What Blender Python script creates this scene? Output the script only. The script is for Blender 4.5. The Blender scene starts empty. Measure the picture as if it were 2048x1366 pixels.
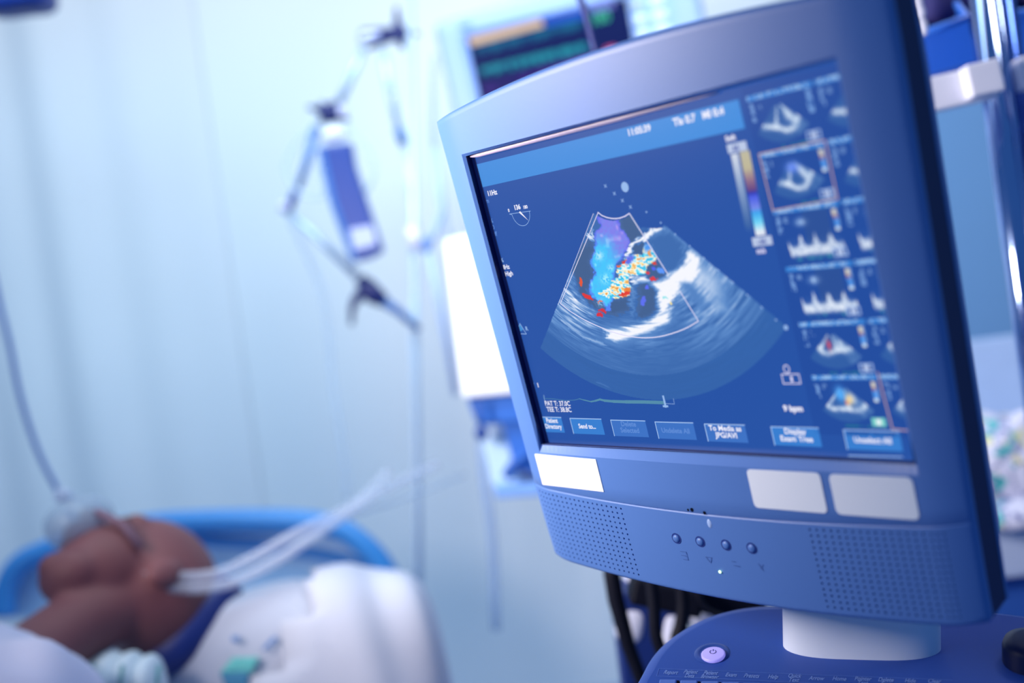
import bpy, bmesh, math, random
import numpy as np
from mathutils import Vector, Matrix
random.seed(7); rng = np.random.default_rng(7)
SC = bpy.context.scene
COL = SC.collection

# ------------------------------------------------------------------ camera frame (camera axes: x right, y down, z forward)
F = 2130.0; CX, CY = 1024.0, 683.0
w_ = np.array([0.66721844, -0.0358122, -0.7440007])       # monitor width direction
d_ = np.array([0.249438, 0.95191335, 0.17788105])          # monitor down direction
n_ = np.array([-0.70185388, 0.30426756, -0.64406706])      # monitor outward normal
T_ = np.array([-0.03458301, -0.13875766, 0.7973576])       # upper left corner of the screen opening
TILT = math.radians(-10)
D_ = d_ * math.cos(TILT) - n_ * math.sin(TILT)             # gravity seen from the camera
U_ = -D_ / np.linalg.norm(D_)
Y_ = np.array([0, 0, 1.0]); Y_ -= U_ * (Y_ @ U_); Y_ /= np.linalg.norm(Y_)
X_ = np.cross(Y_, U_)
RW = np.stack([X_, Y_, U_])                                # camera axes -> world axes
CAMPOS = np.array([0.0, 0.0, 1.10])
def c2w(p): return CAMPOS + RW @ np.asarray(p, float)
def at(px, py, z):                                         # point seen at that place, z metres into the room
    return c2w([(px - CX) / F * z, (py - CY) / F * z, z])
def dirw(v): return RW @ np.asarray(v, float)
WX, WY, WZ = np.eye(3)

cam = bpy.data.cameras.new('camera'); co = bpy.data.objects.new('camera', cam); COL.objects.link(co)
cam.sensor_width = 36; cam.lens = F / 2048 * 36; cam.clip_start = 0.02
M = np.eye(4); M[:3, 0] = RW @ [1, 0, 0]; M[:3, 1] = RW @ [0, -1, 0]; M[:3, 2] = RW @ [0, 0, -1]; M[:3, 3] = CAMPOS
co.matrix_world = Matrix(M.tolist())
cam.dof.use_dof = True; cam.dof.focus_distance = 0.773; cam.dof.aperture_fstop = 2.15
SC.camera = co

# ------------------------------------------------------------------ light
SC.view_settings.view_transform = 'Standard'; SC.view_settings.look = 'None'
SC.view_settings.exposure = 0.0; SC.view_settings.gamma = 1.0; SC.view_settings.use_curve_mapping = False
W = bpy.data.worlds.new('world'); SC.world = W; W.use_nodes = True
W.node_tree.nodes['Background'].inputs[0].default_value = (0.10, 0.28, 0.64, 1)
W.node_tree.nodes['Background'].inputs[1].default_value = 0.52
def area(name, loc, target, sx, sy, power, color, spread=180):
    l = bpy.data.lights.new(name, 'AREA'); l.shape = 'RECTANGLE'; l.size = sx; l.size_y = sy
    l.energy = power; l.color = color; l.spread = math.radians(spread)
    o = bpy.data.objects.new(name, l); COL.objects.link(o); o.location = loc
    o.rotation_euler = (Vector(target) - Vector(loc)).to_track_quat('-Z', 'Y').to_euler()
    return o
EXL = c2w((-0.76, -0.16, 0.64)); EXT = c2w((-0.12, -0.14, 1.13))
area('added_monitor_light', EXL, EXT, 0.30, 0.30, 9.0, (1.0, 0.88, 0.80), 90)  # added unseen lamp, makes the monitor brighter towards its left
area('window_light', (-2.2, 0.3, 1.7), (0.0, 1.8, 0.9), 1.2, 1.0, 5, (1.0, 0.90, 0.70))
area('ceiling_light', (-0.1, 1.4, 2.75), (0.0, 2.5, 1.5), 1.8, 0.5, 12.5, (1.0, 0.83, 0.66), 125)
area('wall_fill', (-0.3, 1.40, 2.0), (-0.2, 2.58, 0.60), 2.0, 0.3, 12, (0.50, 0.82, 1.0), 130)  # added cool fill to brighten the lower wall
area('corner_fill', (1.1, 1.0, 2.5), (1.0, 1.6, 1.2), 0.3, 0.4, 5, (1.0, 0.88, 0.76), 100)  # added fill to brighten the background on the right

# ------------------------------------------------------------------ materials
def lin(c):
    return tuple(((x / 255) / 12.92 if x / 255 <= 0.04045 else ((x / 255 + 0.055) / 1.055) ** 2.4) for x in c)
MATS = {}
def mat(name, rgb, rough=0.5, metal=0.0, spec=0.5, noise=0.06, scale=40, bump=0.0, emit=None, estr=1.0, alpha=1.0, sheen=0.0):
    if name in MATS: return MATS[name]
    m = bpy.data.materials.new(name); m.use_nodes = True; nt = m.node_tree; b = nt.nodes['Principled BSDF']
    c = lin(rgb)
    tc = nt.nodes.new('ShaderNodeTexCoord'); nz = nt.nodes.new('ShaderNodeTexNoise'); nz.inputs['Scale'].default_value = scale
    nt.links.new(tc.outputs['Object'], nz.inputs['Vector'])
    mr = nt.nodes.new('ShaderNodeMapRange'); mr.inputs['To Min'].default_value = 1 - noise; mr.inputs['To Max'].default_value = 1 + noise
    nt.links.new(nz.outputs['Fac'], mr.inputs['Value'])
    mx = nt.nodes.new('ShaderNodeVectorMath'); mx.operation = 'SCALE'; mx.inputs[0].default_value = c
    nt.links.new(mr.outputs['Result'], mx.inputs['Scale']); nt.links.new(mx.outputs['Vector'], b.inputs['Base Color'])
    b.inputs['Roughness'].default_value = rough; b.inputs['Metallic'].default_value = metal
    b.inputs['Specular IOR Level'].default_value = spec
    if bump:
        bp = nt.nodes.new('ShaderNodeBump'); bp.inputs['Strength'].default_value = bump; bp.inputs['Distance'].default_value = 0.002
        nt.links.new(nz.outputs['Fac'], bp.inputs['Height']); nt.links.new(bp.outputs['Normal'], b.inputs['Normal'])
    if emit:
        b.inputs['Emission Color'].default_value = (*lin(emit), 1); b.inputs['Emission Strength'].default_value = estr
    if alpha < 1: b.inputs['Alpha'].default_value = alpha
    if sheen: b.inputs['Sheen Weight'].default_value = sheen
    MATS[name] = m; return m
def glow(name, rgb, estr=1.0, gloss=0.25):                 # lit pixels of a display behind its glass
    return mat('lit_' + name, (3, 6, 16), rough=gloss, spec=0.25, noise=0, emit=rgb, estr=estr)
def attr_glow(name):
    m = bpy.data.materials.new(name); m.use_nodes = True; nt = m.node_tree; b = nt.nodes['Principled BSDF']
    a = nt.nodes.new('ShaderNodeAttribute'); a.attribute_name = 'lit'
    nt.links.new(a.outputs['Color'], b.inputs['Emission Color']); b.inputs['Emission Strength'].default_value = 1
    b.inputs['Base Color'].default_value = (0.002, 0.004, 0.01, 1); b.inputs['Roughness'].default_value = 0.25
    b.inputs['Specular IOR Level'].default_value = 0.25
    return m

# ------------------------------------------------------------------ mesh helpers
class MB:
    def __init__(s): s.v = []; s.f = []; s.sm = []
    def add(s, vs, fs, smooth=False):
        k = len(s.v); s.v += [tuple(map(float, v)) for v in vs]; s.f += [tuple(i + k for i in f) for f in fs]; s.sm += [smooth] * len(fs); return s
    def box(s, c, h, ax=None):
        ax = np.eye(3) if ax is None else np.asarray(ax, float); c = np.asarray(c, float)
        vs = [c + ax[0] * h[0] * i + ax[1] * h[1] * j + ax[2] * h[2] * k for i in (-1, 1) for j in (-1, 1) for k in (-1, 1)]
        return s.add(vs, [(0, 1, 3, 2), (4, 6, 7, 5), (0, 4, 5, 1), (2, 3, 7, 6), (0, 2, 6, 4), (1, 5, 7, 3)])
    def tube(s, pts, r, seg=12, caps=True, flat=1.0):
        pts = [np.asarray(p, float) for p in pts]; n = len(pts)
        rs = r if hasattr(r, '__len__') else [r] * n
        up = None; rings = []
        for i, p in enumerate(pts):
            t = pts[min(i + 1, n - 1)] - pts[max(i - 1, 0)]; t /= (np.linalg.norm(t) + 1e-12)
            if up is None:
                a = np.array([0, 0, 1.0]) if abs(t[2]) < 0.9 else np.array([1.0, 0, 0]); up = np.cross(t, a)
            up = up - t * (up @ t); up /= np.linalg.norm(up); bi = np.cross(t, up)
            rings.append([p + rs[i] * (math.cos(2 * math.pi * k / seg) * up + flat * math.sin(2 * math.pi * k / seg) * bi) for k in range(seg)])
        vs = [q for g in rings for q in g]
        fs = [(i * seg + k, i * seg + (k + 1) % seg, (i + 1) * seg + (k + 1) % seg, (i + 1) * seg + k) for i in range(n - 1) for k in range(seg)]
        s.add(vs, fs, True)
        if caps: k0 = len(s.v) - len(vs); s.f += [tuple(k0 + k for k in reversed(range(seg))), tuple(k0 + (n - 1) * seg + k for k in range(seg))]; s.sm += [False, False]
        return s
    def ell(s, c, r, ax=None, nu=20, nv=12, p=1.0):
        ax = np.eye(3) if ax is None else np.asarray(ax, float); c = np.asarray(c, float); vs = []
        sp = lambda x: math.copysign(abs(x) ** p, x)
        for j in range(nv + 1):
            th = math.pi * j / nv - math.pi / 2
            for i in range(nu):
                ph = 2 * math.pi * i / nu
                vs.append(c + ax[0] * r[0] * sp(math.cos(th)) * sp(math.cos(ph)) + ax[1] * r[1] * sp(math.cos(th)) * sp(math.sin(ph)) + ax[2] * r[2] * sp(math.sin(th)))
        fs = [(j * nu + i, j * nu + (i + 1) % nu, (j + 1) * nu + (i + 1) % nu, (j + 1) * nu + i) for j in range(nv) for i in range(nu)]
        return s.add(vs, fs, True)
    def prism(s, poly, ext, smooth=False):
        poly = [np.asarray(p, float) for p in poly]; e = np.asarray(ext, float); n = len(poly)
        s.add(poly + [p + e for p in poly], [tuple(range(n)), tuple(reversed(range(n, 2 * n)))])
        k0 = len(s.v) - 2 * n
        s.f += [(k0 + i, k0 + n + i, k0 + n + (i + 1) % n, k0 + (i + 1) % n) for i in range(n)]; s.sm += [smooth] * n
        return s
    def grid(s, fn, nu, nv, smooth=True):
        vs = [fn(i / nu, j / nv) for j in range(nv + 1) for i in range(nu + 1)]
        return s.add(vs, [(j * (nu + 1) + i, j * (nu + 1) + i + 1, (j + 1) * (nu + 1) + i + 1, (j + 1) * (nu + 1) + i) for j in range(nv) for i in range(nu)], smooth)
    def build(s, name, m, parent=None, origin=None, bevel=0, seg=2, solid=0, sub=0):
        v = np.array(s.v)
        if origin is None:
            origin = np.array(parent['_o']) if parent is not None else np.array([v[:, 0].mean(), v[:, 1].mean(), v[:, 2].min()])
        me = bpy.data.meshes.new(name); me.from_pydata((v - origin).tolist(), [], s.f); me.validate(verbose=False)
        if len(me.polygons) == len(s.sm): me.polygons.foreach_set('use_smooth', s.sm)
        bm = bmesh.new(); bm.from_mesh(me); (None if name == 'housing' else bmesh.ops.recalc_face_normals(bm, faces=bm.faces)); bm.to_mesh(me); bm.free()
        me.materials.append(m); o = bpy.data.objects.new(name, me); COL.objects.link(o)
        if parent is not None:
            o.parent = parent; o.location = Vector(origin) - Vector(parent['_o']); 
        else: o.location = origin
        o['_o'] = [float(x) for x in origin]
        if solid: q = o.modifiers.new('solid', 'SOLIDIFY'); q.thickness = solid; q.offset = 0
        if bevel: q = o.modifiers.new('bevel', 'BEVEL'); q.width = bevel; q.segments = seg; q.limit_method = 'ANGLE'
        if sub: q = o.modifiers.new('sub', 'SUBSURF'); q.levels = sub; q.render_levels = sub
        return o
def thing(name, loc, label, cat, group=None):
    o = bpy.data.objects.new(name, None); COL.objects.link(o); o.location = loc; o['_o'] = [float(x) for x in loc]
    o.empty_display_size = 0.05
    return tag(o, label, cat, group)
def tag(o, label=None, cat=None, group=None, kind=None):
    if label: o['label'] = label
    if cat: o['category'] = cat
    if group: o['group'] = group
    if kind: o['kind'] = kind
    return o
def spline(pts, n=8):                                       # Catmull-Rom
    pts = [np.asarray(p, float) for p in pts]; P = [2 * pts[0] - pts[1]] + pts + [2 * pts[-1] - pts[-2]]; out = []
    for i in range(1, len(P) - 2):
        for k in range(n):
            t = k / n; a, b, c, d = P[i - 1], P[i], P[i + 1], P[i + 2]
            out.append(0.5 * (2 * b + (c - a) * t + (2 * a - 5 * b + 4 * c - d) * t * t + (3 * b - a - 3 * c + d) * t ** 3))
    return out + [pts[-1]]
def text_mesh(body, size, place, bold=0.0, squeeze=0.85, shear=0.0, align='LEFT', space=0.9):
    """text as flat triangles; place(x, y) -> world point"""
    cu = bpy.data.curves.new('t', 'FONT'); cu.body = body; cu.size = size; cu.align_x = align; cu.offset = bold + (0.04 if size > 1 else 0); cu.shear = shear
    cu.space_line = space; cu.resolution_u = 3
    o = bpy.data.objects.new('t', cu); COL.objects.link(o); dg = bpy.context.evaluated_depsgraph_get(); dg.update()
    me = bpy.data.meshes.new_from_object(o.evaluated_get(dg)); mb = MB()
    mb.add([place(v.co.x * squeeze, v.co.y) for v in me.vertices], [tuple(p.vertices) for p in me.polygons])
    bpy.data.objects.remove(o); bpy.data.curves.remove(cu); bpy.data.meshes.remove(me); return mb

# ================================================================== ROOM
BACK = 2.58
wallm = mat('wall_paint', (224, 234, 243), rough=0.45, spec=0.3, noise=0.015, scale=2)
mb = MB().box((0.3, BACK + 0.05, 1.35), (3.3, 0.05, 1.35)); tag(mb.build('wall_back', wallm), kind='structure')
flm = mat('floor_vinyl', (120, 150, 190), rough=0.3, noise=0.1, scale=6)
tag(MB().box((0.3, 0.9, -0.03), (3.3, 2.0, 0.03)).build('floor', flm), kind='structure')
tag(MB().box((0.3, BACK - 0.012, 0.03), (3.3, 0.012, 0.03)).build('baseboard_back', mat('skirting', (150, 170, 200), rough=0.5)), kind='structure')

# privacy curtain with shallow folds hanging in front of the wall, left
def curt(a, b):
    x = -2.3 + 1.65 * a; e = min(1, (1 - a) * 4) * min(1, b * 3 + 0.25)
    return (x, BACK - 0.006 - 0.030 * e - e * 0.011 * (math.sin(a * 58) + 0.6 * math.sin(a * 33 + 1.3)), 0.25 + 2.3 * b)
cur = MB().grid(curt, 200, 12).build('privacy_curtain', mat('curtain_cloth', (222, 231, 240), rough=0.8, noise=0.02, scale=5), solid=0.003)
tag(cur, 'pale privacy curtain with soft shallow folds hanging against the wall', 'curtain')

# ================================================================== DIAGNOSTIC MONITOR
def ml(u, v, n=0.0):                                        # millimetres on the monitor: right, up, out
    return c2w(T_ + (w_ * u - d_ * v + n_ * n) / 1000)
MW, MV, MN = dirw(w_), -dirw(d_), dirw(n_)
NECK = ml(248, -372, -45)
mon = thing('ultrasound_monitor', NECK, 'large blue-grey ultrasound monitor showing a colour heart scan, on a white neck', 'monitor')
plastic = mat('monitor_plastic', (84, 124, 194), rough=0.42, spec=0.6, noise=0.012, scale=300, bump=0.02)
dark = mat('dark_recess', (5, 9, 30), rough=0.8, spec=0.1, noise=0)
L0, R0, TP, BT = -26.0, 340.0, 29.0, -329.0
def bump_(u): return max(0.0, 1 - ((u - 157) / 184) ** 2)
def surf(u, v, dn=0.0):
    """nominal grid position -> housing front"""
    b = bump_(u); uu = u
    vv = v
    if v > 2: vv = v + 12.5 * b * (v - 2) / (TP - 2)
    elif v < -237:
        if v >= -267: vv = v - 7 * b * (-237 - v) / 30
        else: vv = v - 7 * b - 1.5 * b * (-267 - v) / 62
    t = max(0, min(1, (TP - v) / (TP - BT)))
    if u < -2: uu = u + (3.5 * t) * (-2 - u) / 24
    if u > 312: uu = u - (9 * max(0, (-v) / 329)) * (u - 312) / 28
    nn = 2 + 4 * (1 - ((u - 155) / 155) ** 2)
    if u > 312: nn -= 0.006 * (u - 312) ** 2
    if u < -2: nn -= 0.006 * (-2 - u) ** 2
    if v < -267: nn -= 0.0004 * (-267 - v) ** 2
    return uu, vv, nn + dn
def lsp(a, b, n): return list(np.linspace(a, b, n + 1))
gl = [-21.9 + 4.93 * k for k in range(21)]; gr = [231.5 + 4.93 * k for k in range(20)]
US = [L0, -24.0] + gl + lsp(gl[-1], gr[0], 18)[1:] + gr[1:] + [331.0, 336.5, R0]
US = sorted(set([round(x, 3) for x in US if not (-4 < x < 0 or 310 < x < 314.5) or x in gl or x in gr] ))
iL = min(range(len(US)), key=lambda i: abs(US[i] + 2)); iR = min(range(len(US)), key=lambda i: abs(US[i] - 312))
GV = [-271.5 - 4.08 * k for k in range(14)]               # grille rows (cell tops) -> 14th is the lower end of 13 rows
VS = [TP, TP - 2.5, 22, 15, 8, 2] + lsp(2, -237, 10)[1:] + [-247, -257, -266.2, -267.0, -267.8, -269.0] + [-269.3 - 4.08 * k for k in range(15)][0:15] + [BT + 1.6, BT]
VS = sorted(set(round(x, 3) for x in VS), reverse=True)
jT = VS.index(2.0); jB = VS.index(-237.0)
gj0 = VS.index(-269.3); gj1 = gj0 + 14
def col_of(x): return min(range(len(US)), key=lambda i: abs(US[i] - x))
gcl = (col_of(gl[0]), col_of(gl[-1])); gcr = (col_of(gr[0]), col_of(gr[-1]))
hb = MB(); idx = {}
def gp(i, j):
    if (i, j) not in idx:
        u, v = US[i], VS[j]
        if i == iL and jT <= j <= jB: u = -2.0
        if i == iR and jT <= j <= jB: u = 312.0
        dn = -0.7 if abs(v + 267.0) < 0.01 and 50 < 1e9 else 0.0
        p = list(surf(u, v, dn))
        if i in (0, len(US) - 1) and j in (0, len(VS) - 1):   # soften the four corners
            p[0] += 1.2 if i == 0 else -1.2; p[1] += -1.2 if j == 0 else 1.2
        idx[(i, j)] = len(hb.v); hb.v.append(tuple(ml(*p)))
    return idx[(i, j)]
for j in range(len(VS) - 1):
    for i in range(len(US) - 1):
        if iL <= i < iR and jT <= j < jB: continue
        c = [gp(i, j), gp(i + 1, j), gp(i + 1, j + 1), gp(i, j + 1)]
        if gj0 <= j < gj1 and (gcl[0] <= i < gcl[1] or gcr[0] <= i < gcr[1]):
            uc, vc = (US[i] + US[i + 1]) / 2, (VS[j] + VS[j + 1]) / 2
            ring = []; deep = []; lip = []
            for k in range(8):                                # starts right of the upper right corner, clockwise
                a = math.radians(112.5 + 45 - 45 * k)
                q = surf(uc + 0.86 * math.cos(a), vc + 0.86 * math.sin(a)); ring.append(len(hb.v)); hb.v.append(tuple(ml(*q))); lip.append(len(hb.v)); hb.v.append(tuple(ml(*q)))
            for k in range(8):
                a = math.radians(112.5 + 45 - 45 * k)
                q = surf(uc + 0.86 * math.cos(a), vc + 0.86 * math.sin(a), -2.5); deep.append(len(hb.v)); hb.v.append(tuple(ml(*q)))
            # ring: 0=157.5deg 1=112.5 2=67.5 3=22.5 4=-22.5 5=-67.5 6=-112.5 7=-157.5
            fs = [(c[0], ring[1], ring[0]), (c[0], c[1], ring[2], ring[1]), (c[1], ring[3], ring[2]), (c[1], c[2], ring[4], ring[3]),
                  (c[2], ring[5], ring[4]), (c[2], c[3], ring[6], ring[5]), (c[3], ring[7], ring[6]), (c[3], c[0], ring[0], ring[7])]
            hb.f += fs + [(lip[k], lip[(k + 1) % 8], deep[(k + 1) % 8], deep[k]) for k in range(8)] + [tuple(deep)]
            hb.sm += [True] * 8 + [False] * 9
        else: hb.f.append(tuple(c)); hb.sm.append(not (-268.5 < VS[j] < -266.0))
# chamfered rim around the opening, then the inner wall down to the glass
rim = [(i, jT) for i in range(iL, iR + 1)] + [(iR, j) for j in range(jT + 1, jB + 1)] + [(i, jB) for i in range(iR - 1, iL - 1, -1)] + [(iL, j) for j in range(jB - 1, jT, -1)]
def inner(i, j, n, e=0):
    u = US[i]; v = VS[j]
    if i == iL: u = -2
    if i == iR: u = 312
    return ml(min(310 + e, max(0 - e, u)), min(0 + e, max(-231 - e, v)), n)
a0 = []
for k in rim: a0.append(len(hb.v)); hb.v.append(hb.v[gp(*k)])
b0 = []; c0 = []
for k in rim: b0.append(len(hb.v)); hb.v.append(tuple(inner(*k, 0 if k[1] != jB else -1.5)))
hb.f += [(a0[k], a0[(k + 1) % len(a0)], b0[(k + 1) % len(a0)], b0[k]) for k in range(len(a0))]; hb.sm += [False] * len(a0)
# sides and back shell
ncol, nrow = len(US) - 1, len(VS) - 1
per = [(i, 0) for i in range(ncol + 1)] + [(ncol, j) for j in range(1, nrow + 1)] + [(i, nrow) for i in range(ncol - 1, -1, -1)] + [(0, j) for j in range(nrow - 1, 0, -1)]
prev = [gp(*k) for k in per]
sb = MB(); sbr = []
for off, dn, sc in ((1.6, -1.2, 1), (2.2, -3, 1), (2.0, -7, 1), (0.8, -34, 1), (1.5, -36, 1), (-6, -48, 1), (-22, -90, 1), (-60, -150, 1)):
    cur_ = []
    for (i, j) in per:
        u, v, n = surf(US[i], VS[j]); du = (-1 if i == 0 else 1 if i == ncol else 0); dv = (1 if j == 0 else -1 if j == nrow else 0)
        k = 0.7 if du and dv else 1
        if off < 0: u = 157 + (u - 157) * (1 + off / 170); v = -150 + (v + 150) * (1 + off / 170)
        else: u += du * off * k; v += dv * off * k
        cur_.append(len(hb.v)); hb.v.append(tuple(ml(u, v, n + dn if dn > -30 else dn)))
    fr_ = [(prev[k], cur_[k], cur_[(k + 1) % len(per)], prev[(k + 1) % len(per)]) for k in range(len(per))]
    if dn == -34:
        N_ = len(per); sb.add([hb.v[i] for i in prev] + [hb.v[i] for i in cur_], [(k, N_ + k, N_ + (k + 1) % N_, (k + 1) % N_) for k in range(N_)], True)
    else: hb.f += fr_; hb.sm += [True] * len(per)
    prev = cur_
hb.f.append(tuple(prev)); hb.sm.append(False)
hb.build('housing', plastic, mon)
sb.build('side_shade', mat('shade_navy', (14, 24, 84), rough=0.6, noise=0.02), mon)['label'] = 'band round the side, its shade painted in as dark navy'  # shade of the side face put into the colour as navy
# inner wall (dark moulding) round the glass
iw = MB()
rect = lambda n, e: [ml(-e, e, n), ml(310 + e, e, n), ml(310 + e, -231 - e, n), ml(-e, -231 - e, n)]
iw.add(rect(0.0, 0.0) + rect(-7, 0.5), [(0, 1, 5, 4), (1, 2, 6, 5), (2, 3, 7, 6), (3, 0, 4, 7)])
iw.build('inner_frame', mat('inner_moulding', (14, 26, 84), rough=0.4, noise=0.02), mon)
gk = MB(); gk.tube([ml(u, -1.2, -3.6) for u in np.linspace(0.5, 230, 24)], [0.0006] + [0.0021] * 14 + list(np.linspace(0.0021, 0.0005, 9)), 10)
tag(gk.build('rim_highlight', mat('highlight_pale', (190, 176, 205), rough=0.35, spec=0.7, noise=0.02), mon), 'pale glossy strip imitating the highlight on the upper rim')  # highlight of the upper rim put into a pale, tapering strip
# glass and picture
scr = MB().add([ml(-4, 4, -5.7), ml(314, 4, -5.7), ml(314, -235, -5.7), ml(-4, -235, -5.7)], [(0, 1, 2, 3)]).build('screen', glow('screen_blue', (38, 82, 164)), mon)
ZS = -5.5; KS = (531.3 - ZS) / (531.3 + 12.0)                # glass depth behind the front
def sl(u, v, k=0): return ml(611.0 + (u - 611.0) * KS, 1.0 + (v - 1.0) * KS, ZS + 0.03 * k)
def quad(name, pts, m, k=1, parent=scr, lab=None):
    o = MB().add([sl(*p, k) for p in pts], [tuple(range(len(pts)))]).build(name, m, parent)
    if lab: o['label'] = lab
    return o
def line_mb(mb, pts, wd, k=4, closed=False):
    pts = [np.array(p, float) for p in pts]; n = len(pts)
    for i in range(n if closed else n - 1):
        a, b = pts[i], pts[(i + 1) % n]; t = b - a; t /= (np.linalg.norm(t) + 1e-9); q = np.array([-t[1], t[0]]) * wd / 2; e = t * wd * 0.3
        mb.add([sl(*(a - e + q), k), sl(*(b + e + q), k), sl(*(b + e - q), k), sl(*(a - e - q), k)], [(0, 1, 2, 3)])
    return mb
quad('title_bar', [(-10.5, -8.0), (237, -8.0), (237.3, -25.4), (-10.5, -25.8)], glow('bar_blue', (64, 140, 220)), 1, lab='lighter blue title bar')
quad('thumbnail_ground', [(240.5, -3), (308, -3), (308, -219), (246.5, -219)], glow('thumb_ground', (34, 74, 156)), 1)
quad('screen_edge_shade', [(-11, 4), (-3.7, 4), (-3.7, -236), (-11, -236)], glow('edge_shade', (8, 20, 70)), 6)  # dark strip standing in for the shade along the glass's left edge
# --- echo image -------------------------------------------------------------
def vn(x, y, seed, n=64):
    g = np.random.default_rng(seed).random((n, n)); xi = np.floor(x).astype(int); yi = np.floor(y).astype(int); fx = x - xi; fy = y - yi
    fx = fx * fx * (3 - 2 * fx); fy = fy * fy * (3 - 2 * fy); G = lambda a, b: g[a % n, b % n]
    return (G(xi, yi) * (1 - fx) + G(xi + 1, yi) * fx) * (1 - fy) + (G(xi, yi + 1) * (1 - fx) + G(xi + 1, yi + 1) * fx) * fy
def uv2px(u, v, n=-12.0):                                  # picture coordinates used to note down the echo's shapes
    P = T_[None] + (np.outer(u, w_) - np.outer(v, d_) + n * n_[None]) / 1000
    return CX + F * P[:, 0] / P[:, 2], CY + F * P[:, 1] / P[:, 2]
def px2uv(x, y, n=-12.0):
    ray = np.array([(x - CX) / F, (y - CY) / F, 1]); O = T_ + n_ * n / 1000; t = (O @ n_) / (ray @ n_); X = ray * t - O
    return X @ w_ * 1000, -X @ d_ * 1000
def Q(*p): return [(1150 + x * 0.2049, 400 + y * 0.2049) for x, y in p]
def Q2(*p): return [(1060 + x * 0.3295, 380 + y * 0.3295) for x, y in p]
def sdist(x, y, poly, closed=True):
    d = np.full(x.shape, 1e9); ins = np.zeros(x.shape, bool); n = len(poly)
    for i in range(n if closed else n - 1):
        ax, ay = poly[i]; bx, by = poly[(i + 1) % n]; ex, ey = bx - ax, by - ay
        t = np.clip(((x - ax) * ex + (y - ay) * ey) / (ex * ex + ey * ey + 1e-9), 0, 1)
        d = np.minimum(d, np.hypot(x - ax - t * ex, y - ay - t * ey))
        if closed:
            c = ((ay > y) != (by > y)) & (x < ex * (y - ay) / (ey if ey else 1e-9) + ax); ins ^= c
    return np.where(ins, -d, d) if closed else d
def soft(x, y, poly, s=3.0, grow=0, closed=True): return np.clip(0.5 - (sdist(x, y, poly, closed) - grow) / (2 * s), 0, 1)
def attr_mesh(name, U, V, keep, colors, m, parent, k=2):
    """U,V: (h,w) grids in mm on the glass; colours sRGB 0..255 per vertex"""
    h, wd = U.shape; P = np.stack([U.ravel(), V.ravel()], 1)
    pw = T_[None] + (np.outer(611 + (P[:, 0] - 611) * KS, w_) - np.outer(1 + (P[:, 1] - 1) * KS, d_) + (ZS + 0.03 * k) * n_[None]) / 1000
    pw = CAMPOS[None] + pw @ RW.T - np.array(parent['_o'])[None]
    ii = np.arange(h * wd).reshape(h, wd); f = np.stack([ii[:-1, :-1], ii[1:, :-1], ii[1:, 1:], ii[:-1, 1:]], -1).reshape(-1, 4)
    f = f[keep.ravel()[f].all(1)]
    me = bpy.data.meshes.new(name); me.from_pydata(pw.tolist(), [], f.tolist())
    c = np.clip(colors, 0, 255) / 255; c = np.where(c <= 0.04045, c / 12.92, ((c + 0.055) / 1.055) ** 2.4)
    at_ = me.color_attributes.new('lit', 'FLOAT_COLOR', 'POINT'); at_.data.foreach_set('color', np.concatenate([c, np.ones((len(c), 1))], 1).ravel())
    me.materials.append(m); o = bpy.data.objects.new(name, me); COL.objects.link(o); o.parent = parent; o['_o'] = parent['_o']; return o
AM = attr_glow('lit_picture')
AU, AV = 122.1, -37.1
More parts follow.
